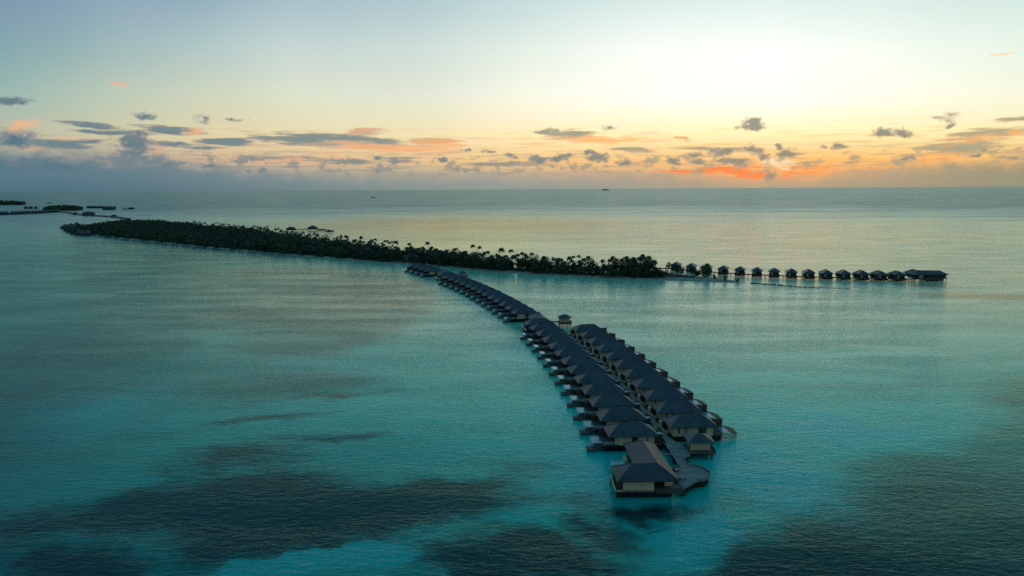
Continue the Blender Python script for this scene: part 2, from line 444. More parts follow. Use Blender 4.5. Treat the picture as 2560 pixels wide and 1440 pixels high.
def water():
    m = bpy.data.materials.new('lagoon_water')
    m.use_nodes = True
    t = NT(m.node_tree)
    b = m.node_tree.nodes['Principled BSDF']
    geo = t.new('ShaderNodeNewGeometry')
    pos = geo.outputs['Position']
    px, py, pz = t.sep(pos)
    dist = t.v('LENGTH', t.xyz(px, py, 0.0))
    # --- what lies under the surface: sand, weed, reef and the deep
    w1 = t.v('SCALE', t.v('SUBTRACT', t.noise(pos, 0.018, 5.0, 0.62, out=1), (0.5, 0.5, 0.5)), scale=46.0)
    wf = t.v('SCALE', t.v('SUBTRACT', t.noise(pos, 0.16, 4.0, 0.65, out=1), (0.5, 0.5, 0.5)), scale=9.0)
    pw = t.v('MULTIPLY', t.v('ADD', t.v('ADD', pos, w1), wf), (1, 1, 0))

    def E(items):
        out = []
        for (x, y, w, h, rot, wt) in items:
            a = at(x, y)
            r = at(x + w, y)
            u = at(x, y - h)
            dn = at(x, y + h)
            c = ((u[0] + dn[0]) / 2, (u[1] + dn[1]) / 2)
            out.append((c[0], c[1], abs(r[0] - a[0]), abs(u[1] - dn[1]) / 2, rot, wt))
        return out
    reef = t.blobs(pw, E([(560, 1260, 520, 100, 12, 1.6), (860, 1290, 500, 120, 10, 1.9), (200, 1400, 300, 70, 0, 1.0), (1600, 1275, 150, 34, 0, .9), (620, 1135, 190, 40, 0, .9), (1050, 1200, 330, 36, 14, 1.1), (250, 1290, 300, 80, 0, .9), (80, 1400, 130, 70, 0, 1.0),  # reef patches; one entry just darkens the water below the nearest villa
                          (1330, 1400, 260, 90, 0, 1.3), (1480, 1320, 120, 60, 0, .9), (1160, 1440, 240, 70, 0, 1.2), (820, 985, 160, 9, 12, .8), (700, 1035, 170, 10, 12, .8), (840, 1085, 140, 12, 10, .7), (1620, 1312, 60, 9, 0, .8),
                          (2250, 1430, 640, 150, 0, 1.0), (2480, 1330, 300, 120, 0, .6), (1500, 1250, 90, 30, 0, .4), (60, 1330, 260, 120, 0, .8), (2500, 742, 260, 12, 0, .8), (2330, 716, 70, 8, 0, .6), (60, 900, 330, 60, 0, .6), (1950, 1440, 330, 60, 0, 1.1)]))
    bright = t.blobs(pw, E([(800, 1408, 220, 40, 0, 2.4), (640, 1440, 180, 40, 0, 1.8), (1700, 1340, 190, 90, 0, 1.25), (1600, 1180, 300, 130, 0, 1.0), (1480, 1060, 110, 90, 0, .9), (1560, 1440, 160, 40, 0, .9),
                            (1900, 1180, 240, 110, 0, 1.3), (2080, 1080, 180, 70, 0, .9), (1200, 790, 120, 80, 0, 1.2), (1290, 900, 100, 100, 0, 1.1), (1400, 1020, 90, 80, 0, 1.0), (1350, 715, 330, 26, 0, 1.1), (2200, 760, 420, 60, 0, .7), (1120, 700, 90, 30, 0, .9), (100, 570, 110, 12, 0, .9), (90, 800, 200, 40, 0, .4), (800, 920, 330, 120, 0, .55), (250, 1050, 360, 120, 0, .4)]))
    shal = t.noise(pos, 0.006, 4.0, 0.6)
    base = t.mix(t.rng(shal, 0.35, 0.65), (0.015, 0.52, 0.40), (0.03, 0.68, 0.50))
    # sand flats to the right of the villas are paler, the lagoon to the left is weedy and darker
    side = t.rng(t.m('ADD', t.m('MULTIPLY_ADD', py, 0.28, px), t.m('MULTIPLY', t.m('SUBTRACT', shal, 0.5), 220.0)), -170.0, 60.0)
    base = t.mix(side, t.v('MULTIPLY', base, (0.3, 0.09, 0.115)), base)
    weed = t.noise(t.mapping(pos, rot=(0, 0, -0.35), sc=(0.006, 0.022, 1)), 1.0, 5.0, 0.65)
    base = t.mix(t.m('MULTIPLY', t.rng(weed, 0.5, 0.66), 0.5), base, (0.03, 0.10, 0.10))
    base = t.mix(t.m('MULTIPLY', t.rng(bright, 0.0, 0.7), 0.95), base, (0.0, 0.60, 0.56))
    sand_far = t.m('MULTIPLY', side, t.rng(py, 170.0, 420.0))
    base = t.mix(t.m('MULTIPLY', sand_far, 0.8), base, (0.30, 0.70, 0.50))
    base = t.mix(t.m('MULTIPLY', t.rng(py, 230.0, 110.0), 0.45), base, (0.0, 0.22, 0.22))
    olive = t.blobs(pw, E([(560, 770, 640, 110, 0, 1.6), (880, 830, 290, 150, 0, 1.4), (150, 900, 420, 110, 0, 1.2), (700, 960, 300, 60, 0, .8)]))
    ol = t.m('MULTIPLY', t.rng(olive, 0.0, 0.5), t.rng(weed, 0.3, 0.6, 0.6, 1.0))
    base = t.mix(t.m('MULTIPLY', ol, 0.85), base, (0.055, 0.13, 0.11))
    # a weed meadow with a diagonal edge fills the right foreground
    La, Lb = at(1630, 1430), at(2500, 960)
    ld = Vector((Lb[0] - La[0], Lb[1] - La[1])).normalized()
    ln_ = (ld.y, -ld.x, 0.0)
    off_ = La[0] * ln_[0] + La[1] * ln_[1]
    side2 = t.rng(t.m('SUBTRACT', t.v('DOT_PRODUCT', pw, ln_), off_), -4.0, 16.0)
    base = t.mix(t.m('MULTIPLY', side2, t.rng(weed, 0.25, 0.6, 0.75, 0.96)), base, (0.006, 0.075, 0.07))
    cur = t.rng(t.blobs(pos, E([(2480, 705, 330, 60, 0, 1.3), (2050, 740, 330, 30, 0, .7)])), 0.0, 0.7)
    cn = t.noise(t.mapping(pos, rot=(0, 0, -0.12), sc=(0.004, 0.05, 1)), 1.0, 6.0, 0.66)
    base = t.mix(t.m('MULTIPLY', cur, t.rng(cn, 0.52, 0.64)), base, (0.62, 0.82, 0.60))
    base = t.mix(t.m('MULTIPLY', cur, t.rng(cn, 0.46, 0.36)), base, (0.0, 0.16, 0.18))
    foam = t.blobs(pos, E([(2530, 657, 70, 2.2, 0, 1), (2500, 699, 70, 1.6, 0, 1), (2420, 664, 50, 1.2, 0, .8), (2050, 526, 160, .8, 0, .7), (1900, 549, 300, .8, 0, .6), (2250, 745, 90, 1.5, 0, .7)]))
    base = t.mix(t.m('MULTIPLY', t.rng(foam, 0.0, 0.5), 0.7), base, (0.62, 0.66, 0.6))
    rn = t.noise(t.mapping(pos, rot=(0, 0, -0.5), sc=(0.4, 1.5, 1)), 0.06, 8.0, 0.74)
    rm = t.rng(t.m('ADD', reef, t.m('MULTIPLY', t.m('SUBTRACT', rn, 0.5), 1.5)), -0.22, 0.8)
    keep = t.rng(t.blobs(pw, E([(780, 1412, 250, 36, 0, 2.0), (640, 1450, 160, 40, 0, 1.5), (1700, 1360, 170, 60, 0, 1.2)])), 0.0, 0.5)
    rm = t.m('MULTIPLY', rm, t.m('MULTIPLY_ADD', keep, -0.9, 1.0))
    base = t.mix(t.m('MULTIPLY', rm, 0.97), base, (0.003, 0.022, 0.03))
    deep = t.rng(t.m('ADD', t.m('MULTIPLY_ADD', px, -0.35, py), t.m('MULTIPLY', t.m('SUBTRACT', shal, 0.5), 400.0)), 560.0, 1500.0)
    base = t.mix(deep, base, (0.03, 0.18, 0.19))
    # --- the surface
    lane = t.noise(t.mapping(pos, rot=(0, 0, 0.5), sc=(0.012, 0.045, 1)), 1.0, 4.0, 0.6)
    patch = t.noise(t.mapping(pos, rot=(0, 0, -0.2), sc=(0.0022, 0.009, 1)), 1.0, 4.0, 0.6)
    rough = t.m('ADD', t.rng(dist, 100.0, 600.0, 0.06, 0.08), t.rng(patch, 0.35, 0.7, -0.03, 0.06))
    rough = t.m('ADD', rough, t.rng(dist, 700.0, 2500.0, 0.0, 0.16))
    calm = t.blobs(pw, E([(1130, 600, 700, 74, 0, 1.5), (1150, 625, 560, 40, 0, 1.3), (760, 570, 300, 26, 0, .6), (1450, 720, 330, 30, 0, .5)]))
    calm = t.rng(t.m('ADD', calm, t.m('MULTIPLY', t.m('SUBTRACT', patch, 0.5), 1.2)), -0.2, 1.3)
    calm = t.m('MULTIPLY', calm, t.rng(dist, 2300.0, 1000.0))
    rough = t.m('MULTIPLY', rough, t.m('MULTIPLY_ADD', calm, -0.7, 1.0))
    mp = t.mapping(pos, rot=(0, 0, math.radians(24)), sc=(0.42, 1.0, 1))
    h1 = t.noise(mp, 1.1, 4.0, 0.66, 0.3)
    mp2 = t.mapping(pos, rot=(0, 0, math.radians(-14)), sc=(0.42, 1.0, 1))
    h2 = t.noise(mp2, 0.55, 3.0, 0.55, 0.2)
    mp3 = t.mapping(pos, rot=(0, 0, math.radians(30)), sc=(0.35, 1.0, 1))
    h3 = t.noise(mp3, 0.11, 2.0, 0.5)
    hh = t.m('ADD', t.m('MULTIPLY', h1, 0.34), t.m('ADD', t.m('MULTIPLY', h2, 0.42), t.m('MULTIPLY', h3, 0.45)))
    bn = t.new('ShaderNodeBump')
    t.put(bn.inputs['Strength'], t.m('MULTIPLY', t.m('MULTIPLY', t.rng(dist, 120.0, 900.0, 0.5, 0.65), t.rng(lane, 0.35, 0.65, 0.62, 1.3)), t.m('MULTIPLY_ADD', calm, -0.6, 1.0)))
    bn.inputs['Distance'].default_value = 0.85
    t.put(bn.inputs['Height'], hh)
    # body colour below, mirror of the sky above, divided by Fresnel
    m.node_tree.nodes.remove(b)
    df = t.new('ShaderNodeBsdfDiffuse')
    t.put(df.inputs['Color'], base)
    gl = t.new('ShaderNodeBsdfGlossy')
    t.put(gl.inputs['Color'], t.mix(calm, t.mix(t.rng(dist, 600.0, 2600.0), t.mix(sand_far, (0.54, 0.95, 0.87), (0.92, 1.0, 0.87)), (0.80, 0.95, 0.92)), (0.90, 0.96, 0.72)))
    t.put(gl.inputs['Roughness'], rough)
    t.l.new(bn.outputs[0], gl.inputs['Normal'])
    fr = t.new('ShaderNodeFresnel')
    fr.inputs['IOR'].default_value = 1.333
    t.l.new(bn.outputs[0], fr.inputs['Normal'])
    ms_ = t.new('ShaderNodeMixShader')
    # choppy open sea mirrors less of the low sky than the calm lagoon
    t.put(ms_.inputs[0], t.m('MULTIPLY', fr.outputs[0], t.m('MULTIPLY', t.rng(dist, 600.0, 3200.0, 1.0, 0.46, smooth=False), t.rng(patch, 0.3, 0.75, 1.05, 0.82))))
    t.l.new(df.outputs[0], ms_.inputs[1])
    t.l.new(gl.outputs[0], ms_.inputs[2])
    t.l.new(ms_.outputs[0], m.node_tree.nodes['Material Output'].inputs['Surface'])
    MATS['lagoon_water'] = m


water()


# ------------------------------------------------------------------ mesh helpers
class MB:
    def __init__(s):
        s.v, s.f = [], []

    def poly(s, pts, faces):
        o = len(s.v)
        s.v += [tuple(p) for p in pts]
        s.f += [tuple(i + o for i in f) for f in faces]
        return s

    def box(s, x0, x1, y0, y1, z0, z1):
        return s.poly([(x0, y0, z0), (x1, y0, z0), (x1, y1, z0), (x0, y1, z0), (x0, y0, z1), (x1, y0, z1), (x1, y1, z1), (x0, y1, z1)],
                      [(0, 3, 2, 1), (4, 5, 6, 7), (0, 1, 5, 4), (1, 2, 6, 5), (2, 3, 7, 6), (3, 0, 4, 7)])

    def prism(s, pts, z0, z1):
        k = len(pts)
        vs = [(x, y, z0) for x, y in pts] + [(x, y, z1) for x, y in pts]
        fs = [tuple(range(k - 1, -1, -1)), tuple(range(k, 2 * k))] + [(i, (i + 1) % k, k + (i + 1) % k, k + i) for i in range(k)]
        return s.poly(vs, fs)

    def bar(s, p, q, r0, r1=None, k=6):
        p, q = Vector(p), Vector(q)
        r1 = r0 if r1 is None else r1
        d = (q - p).normalized()
        a = d.orthogonal().normalized()
        b = d.cross(a)
        vs = []
        for c, r in ((p, r0), (q, r1)):
            for i in range(k):
                t = 2 * math.pi * i / k
                vs.append(tuple(c + a * (math.cos(t) * r) + b * (math.sin(t) * r)))
        fs = [(i, (i + 1) % k, k + (i + 1) % k, k + i) for i in range(k)] + [tuple(range(k - 1, -1, -1)), tuple(range(k, 2 * k))]
        return s.poly(vs, fs)

    def hip(s, x0, x1, y0, y1, ze, zr, rl, th=0.22, along='x'):
        """hip roof, ridge along x (or y), rl = half ridge length"""
        mx, my = (x0 + x1) / 2, (y0 + y1) / 2
        r = [(mx - rl, my, zr), (mx + rl, my, zr)] if along == 'x' else [(mx, my - rl, zr), (mx, my + rl, zr)]
        e = [(x0, y0, ze), (x1, y0, ze), (x1, y1, ze), (x0, y1, ze)]
        b = [(x, y, ze - th) for x, y, _ in e]
        vs = e + b + r
        if along == 'x':
            fs = [(0, 1, 9, 8), (1, 2, 9), (2, 3, 8, 9), (3, 0, 8)]
        else:
            fs = [(0, 1, 8), (1, 2, 9, 8), (2, 3, 9), (3, 0, 8, 9)]
        fs += [(4, 5, 1, 0), (5, 6, 2, 1), (6, 7, 3, 2), (7, 4, 0, 3), (7, 6, 5, 4)]
        return s.poly(vs, fs)

    def build(s, name, material, parent=None, loc=None, rz=0.0):
        me = bpy.data.meshes.new(name)
        me.from_pydata(s.v, [], s.f)
        me.update()
        me.materials.append(MATS[material])
        o = bpy.data.objects.new(name, me)
        COL.objects.link(o)
        if parent:
            o.parent = parent
        if loc:
            o.location = loc
            o.rotation_euler.z = rz
        return o


def empty(name, loc=(0, 0, 0), rz=0.0):
    o = bpy.data.objects.new(name, None)
    o.empty_display_size = 0.5
    o.location = loc
    o.rotation_euler.z = rz
    COL.objects.link(o)
    return o


def tag(o, label, cat, group=None):
    o['label'] = label
    o['category'] = cat
    if group:
        o['group'] = group
    return o


def copy_tree(o, parent=None):
    kids = list(o.children)
    c = o.copy()
    COL.objects.link(c)
    c.parent = parent
    for k in kids:
        copy_tree(k, c)
    return c


def place(proto, used, loc, rz):
    o = proto if not used[0] else copy_tree(proto)
    used[0] = True
    o.location = loc
    o.rotation_euler.z = rz
    return o


ORD = ['first', 'second', 'third', 'fourth', 'fifth', 'sixth', 'seventh', 'eighth', 'ninth', 'tenth', 'eleventh', 'twelfth', 'thirteenth', 'fourteenth']

# ------------------------------------------------------------------ the sea
R = 200000.0
wm = MB()
rings = [0, 60, 200, 600, 2000, 8000, 30000, R]
K = 48
pts = [(0, 0, 0)]
for r in rings[1:]:
    pts += [(r * math.cos(2 * math.pi * i / K), r * math.sin(2 * math.pi * i / K), 0) for i in range(K)]
fs = [(0, 1 + i, 1 + (i + 1) % K) for i in range(K)]
for j in range(len(rings) - 2):
    a, b_ = 1 + j * K, 1 + (j + 1) * K
    fs += [(a + i, b_ + i, b_ + (i + 1) % K, a + (i + 1) % K) for i in range(K)]
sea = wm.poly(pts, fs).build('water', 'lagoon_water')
sea['kind'] = 'structure'

# ------------------------------------------------------------------ over-water villas
EZ, DZ = 4.8, 2.15


def piles(root, spots, z=DZ - 0.25, r=0.16):
    me = None
    for (x, y, *zz) in spots:
        if me is None:
            o = MB().bar((0, 0, -1.5), (0, 0, z), r, r, 8).build('pile', 'pile', root)
            me = o.data
        else:
            o = bpy.data.objects.new('pile', me)
            COL.objects.link(o)
            o.parent = root
        o.location = (x, y, 0)


def window(root, x0, x1, y, z0, z1, wall, pane=True):
    f = MB()
    t = 0.07
    f.box(x0, x0 + t, y - .05, y + .03, z0, z1).box(x1 - t, x1, y - .05, y + .03, z0, z1).box(x0 + t, x1 - t, y - .05, y + .03, z0, z0 + t).box(x0 + t, x1 - t, y - .05, y + .03, z1 - t, z1)
    o = f.build('window', 'fascia', root)
    MB().box(x0 + t, x1 - t, y - .015, y + .02, z0 + t, z1 - t).build('pane', 'window_glass', o)
    return o


def caps(root, segs, rad=.11):
    m = MB()
    for a, b in segs:
        m.bar(a, b, rad, rad, 5)
    m.build('ridge_cap', 'ridge_cap', root)


def hip_villa_common(root):
    zt = 7.35
    caps(root, [((-3.2, 0, zt), (3.2, 0, zt))] + [((sx * 3.2, 0, zt), (sx * 7.1, sy * 4.45, EZ)) for sx in (-1, 1) for sy in (-1, 1)])
    MB().hip(-7.1, 7.1, -4.45, 4.45, EZ, 7.35, 3.2, 0.2).build('roof', 'roof_shingle', root)


def villa_left():
    """sea side on the left (-x), boardwalk on the right"""
    r = empty('overwater_villa')
    hip_villa_common(r)
    w = MB().box(-5.1, -0.3, -3.3, 3.4, DZ - .3, 4.58).box(1.6, 6.1, -3.3, 3.4, DZ - .3, 4.58).box(-.3, 1.6, -1.9, 3.4, DZ - .3, 4.58)
    w.box(-4.0, -1.7, -3.42, -3.3, DZ - .25, 4.5)
    w.build('wall', 'cream_wall', r)
    MB().box(-.2, 1.5, -1.97, -1.9, DZ, 4.3).build('door', 'window_glass', r)
    window(r, 4.0, 4.35, -3.31, 2.5, 4.4, None)
    d = MB().box(-8.5, -5.1, -3.35, 3.6, DZ - .35, DZ).box(-5.1, 8.0, -3.35, -3.3, DZ - .35, DZ - .02).box(6.1, 9.6, -2.6, 3.4, DZ - .3, DZ).box(-11.0, -8.5, -2.4, -1.92, .9, DZ + .02)
    d.build('deck', 'deck_dark', r)
    MB().box(-5.3, -5.15, -3.2, 3.3, DZ, 4.55).box(-5.15, -5.1, -3.3, 3.35, DZ, 4.5).build('glass_wall', 'window_glass', r)
    MB().box(6.12, 8.5, -3.1, -2.95, DZ - .3, 4.5).box(8.35, 8.5, -2.95, 3.2, DZ - .3, 4.4).build('timber_screen', 'dark_timber', r)
    MB().box(7.15, 8.62, -2.4, -0.9, 4.5, 4.68).build('entry_canopy', 'stone_cap', r)
    # plunge pool hung outside the deck
    p = MB().box(-11.1, -10.85, -1.9, 3.3, 1.2, 2.2).box(-10.85, -8.5, -1.9, -1.7, 1.2, 2.2).box(-10.85, -8.5, 3.1, 3.3, 1.2, 2.3).box(-10.85, -8.5, -1.7, 3.1, 1.15, 1.3).build('pool_shell', 'pool_tile', r)
    MB().box(-10.85, -8.5, -1.7, 3.1, 1.3, 2.22).build('pool_water', 'pool_water', p)
    # landing low over the water, with steps
    MB().box(-13.0, -10.4, -3.4, -1.0, .75, .95).box(-12.9, -10.5, -3.3, -3.2, .1, .75).build('swim_platform', 'deck_dark', r)
    st = MB()
    for i in range(6):
        st.box(-10.4 + i * .34, -10.4 + (i + 1) * .34, -3.3, -2.0, .95 + i * .2 - .06, .95 + i * .2 + .02)
    st.build('stair', 'deck_dark', r)
    g = MB().box(-8.45, -5.3, -3.32, -3.27, 3.12, 3.18)
    for i in range(5):
        x = -8.45 + i * .78
        g.box(x, x + .05, -3.32, -3.27, DZ, 3.12)
    g = g.build('railing', 'dark_timber', r)
    MB().box(-8.4, -5.35, -3.30, -3.285, DZ + .08, 3.1).build('glass_panel', 'fence_glass', g)
    MB().box(-8.5, -5.2, 3.45, 3.58, DZ, 3.9).build('privacy_screen', 'brown_screen', r)
    MB().box(-8.1, 8.2, -3.1, 3.2, .25, DZ - .36).build('underdeck_shade', 'underdeck_shade', r)  # solid block added to darken the gap under the floor, as shade
    piles(r, [(x, y) for x in (-12.6, -10.9) for y in (-3.1, -1.3)], z=.7, r=.12)
    piles(r, [(x, y) for x in (-8.2, -4.0, 0, 4.0, 7.6) for y in (-2.9, 2.9)])
    return r


def villa_right():
    """sea side on the right (+x), boardwalk on the left"""
    r = empty('overwater_villa')
    hip_villa_common(r)
    MB().box(-5.9, 5.9, -3.3, 3.4, DZ - .35, 4.58).build('wall', 'cream_wall', r)
    window(r, -4.3, -3.95, -3.31, 2.7, 4.4, None)
    window(r, -2.15, -1.8, -3.31, 2.7, 4.4, None)
    window(r, 1.5, 3.7, -3.31, 2.65, 4.45, None)
    MB().box(3.95, 4.05, -3.36, -3.3, DZ - .3, 4.5).build('downpipe', 'fascia', r)
    MB().box(5.9, 8.8, -3.3, 3.9, DZ - .35, DZ).box(8.8, 11.3, 2.35, 3.9, DZ - .35, DZ).build('deck', 'deck_dark', r)
    MB().box(-8.6, -5.9, -.6, 3.9, DZ - .35, DZ).build('entry_deck', 'deck_dark', r)
    lt = MB()
    for i in range(8):
        lt.box(5.95, 8.75, -3.27 + .0, -3.2, .9 + i * .16, .96 + i * .16)
    for i in range(4):
        lt.box(6.0 + i * .85, 6.1 + i * .85, -3.2, -3.1, .8, DZ - .35)
    lt.build('lattice', 'dark_timber', r)
    MB().box(5.4, 11.2, 3.95, 4.07, DZ - .2, 4.35).build('privacy_screen', 'brown_screen', r)
    g = MB().box(5.95, 8.8, -3.29, -3.24, 3.05, 3.12)
    for i in range(5):
        g.box(5.95 + i * .7, 6.0 + i * .7, -3.29, -3.24, DZ, 3.05)
    for i in range(4):
        g.box(5.95, 8.8, -3.285, -3.25, DZ + .2 + i * .2, DZ + .23 + i * .2)
    g.build('railing', 'dark_timber', r)
    p = MB().box(11.15, 11.4, -2.3, 2.2, 1.2, 2.2).box(8.9, 11.15, -2.3, -2.1, 1.2, 2.2).box(8.9, 11.15, 2.0, 2.2, 1.2, 2.3).box(8.9, 11.15, -2.1, 2.0, 1.15, 1.3).build('pool_shell', 'pool_tile', r)
    MB().box(8.9, 11.15, -2.1, 2.0, 1.3, 2.22).build('pool_water', 'pool_water', p)
    MB().poly([(11.5, 3.9, DZ + .1), (11.5, -.6, DZ + .1), (13.4, -1.2, 1.5), (14.4, .0, 1.35), (14.4, 3.6, 1.35), (13.2, 4.6, 1.6),
               (11.5, 3.9, DZ - .1), (11.5, -.6, DZ - .1), (13.4, -1.2, 1.3), (14.4, .0, 1.15), (14.4, 3.6, 1.15), (13.2, 4.6, 1.4)],
              [(0, 1, 2, 3, 4, 5), (11, 10, 9, 8, 7, 6), (0, 6, 7, 1), (1, 7, 8, 2), (2, 8, 9, 3), (3, 9, 10, 4), (4, 10, 11, 5), (5, 11, 6, 0)]).build('swim_platform', 'brown_screen', r)
    # entry porch on the boardwalk side
    MB().box(-8.2, -7.6, 2.6, 4.1, DZ - .4, 4.25).box(-7.6, -6.0, 3.9, 4.1, DZ - .3, 4.25).box(-7.9, -7.6, -.8, 2.6, DZ - .5, 2.7).box(-7.6, -6.1, -.8, -.55, DZ - .5, 2.7).build('porch_wall', 'cream_wall', r)
    MB().box(-7.55, -6.0, 2.5, 2.62, DZ, 4.1).build('door', 'dark_timber', r)
    MB().box(-7.6, 8.4, -3.1, 3.2, .25, DZ - .36).build('underdeck_shade', 'underdeck_shade', r)  # dark fill put in for the shade under the villa
    piles(r, [(13.2, -.7), (14.1, .3), (14.1, 3.3)], z=1.2, r=.12)
    piles(r, [(x, y) for x in (-7.4, -3.6, 0, 4.0, 8.3) for y in (-2.9, 2.9)])
    return r


def quad_fit(pts, deg=3):
    """smooth the surveyed corners of a row: returns list of positions and headings (deg, clockwise from +Y)"""
    a = np.array(pts)
    t = np.arange(len(a))
    px_, py_ = np.polyfit(t, a[:, 0], deg), np.polyfit(t, a[:, 1], deg)
    dx, dy = np.polyder(px_), np.polyder(py_)
    return [(float(np.polyval(px_, i)), float(np.polyval(py_, i)), math.atan2(float(np.polyval(dx, i)), float(np.polyval(dy, i)))) for i in t]


def centre(bx, by, hd):
    """roof centre from its back-left eave corner; hd = heading of the row"""
    c, s = math.cos(hd), math.sin(hd)     # local x axis = (c,-s), local y axis = (s,c)
    return (bx + c * 7.1 - s * 4.45, by - s * 7.1 - c * 4.45)


A_PX = [(1507.1, 1065.4), (1487.9, 1028.5), (1469.1, 996.9), (1451.3, 968.5), (1432.8, 941.9), (1415.9, 918.8), (1400, 897.3), (1384.1, 878.8), (1368, 862), (1352.3, 845.9), (1337.5, 831), (1321.9, 817.3)]
R_PX = [(1655, 1045), (1626.9, 1010.6), (1600.6, 981), (1576, 953), (1551, 928.8), (1528, 906.9), (1506.9, 886.3), (1485.6, 866.9), (1465, 850), (1445.6, 834.4)]
M_PX = [(1275.6, 778.8), (1261.3, 769.6), (1246.3, 760), (1231.6, 750.6), (1217.8, 742.8), (1204, 735.4), (1190, 728.4), (1175.9, 721.3), (1161.5, 715), (1148.1, 708.8), (1134.4, 703.4), (1120, 697.9), (1106.3, 693.1)]
Arow = quad_fit([at(x, y, EZ) for x, y in A_PX])
Rrow = quad_fit([at(x, y, EZ) for x, y in R_PX])
_r = Rrow[-1]
Rrow.append((_r[0] + 13.6 * math.sin(_r[2]), _r[1] + 13.6 * math.cos(_r[2]), _r[2] - 0.01))
Mrow = quad_fit([at(x, y, EZ) for x, y in M_PX])

vl, ul = villa_left(), [False]
vr, ur = villa_right(), [False]


def wh(i, tot, a, b_):
    return a % ORD[i] if i < tot - 1 else b_


axisA, axisM, axisC = [], [], []
for i, (x, y, hd) in enumerate(Arow):
    cx_, cy_ = centre(x, y, hd)
    o = place(vl, ul, (cx_, cy_, 0), -hd)
    tag(o, 'hip roofed villa left of the long boardwalk, %s one back from the big near villa' % ORD[i], 'villa', 'villas on the left of the near boardwalk')
    axisA.append((cx_ + 10.2 * math.cos(hd), cy_ - 10.2 * math.sin(hd), hd))
for i, (x, y, hd) in enumerate(Rrow):
    cx_, cy_ = centre(x, y, hd)
    o = place(vr, ur, (cx_, cy_, 0), -hd)
    tag(o, 'hip roofed villa right of the long boardwalk, %s one back from the near arrival hut' % ORD[i], 'villa', 'villas on the right of the near boardwalk')
for i, (x, y, hd) in enumerate(Mrow):
    cx_, cy_ = centre(x, y, hd)
    o = place(vl, ul, (cx_, cy_, 0), -hd)
    tag(o, 'small dark roofed villa in the curving middle row, %s one counting from its near end' % ORD[i], 'villa', 'villas in the curving middle row')
    axisM.append((cx_ + 10.2 * math.cos(hd), cy_ - 10.2 * math.sin(hd), hd))
# the last four, next to the island
C_PX = [(1060, 676.2), (1048.5, 672.6), (1036, 669.2), (1024, 666.0)]
cp = [at(x, y, EZ) for x, y in C_PX]
hdC = math.atan2(cp[3][0] - cp[0][0], cp[3][1] - cp[0][1])
for i in range(4):
    x, y = cp[0][0] + i * 13.5 * math.sin(hdC), cp[0][1] + i * 13.5 * math.cos(hdC)
    cx_, cy_ = centre(x, y, hdC)
    o = place(vl, ul, (cx_, cy_, 0), -hdC)
    tag(o, 'tiny dark villa in the far cluster beside the island, %s one from its near end' % ORD[i], 'villa', 'villas in the far cluster by the island')
    axisC.append((cx_ + 10.2 * math.cos(hdC), cy_ - 10.2 * math.sin(hdC), hdC))


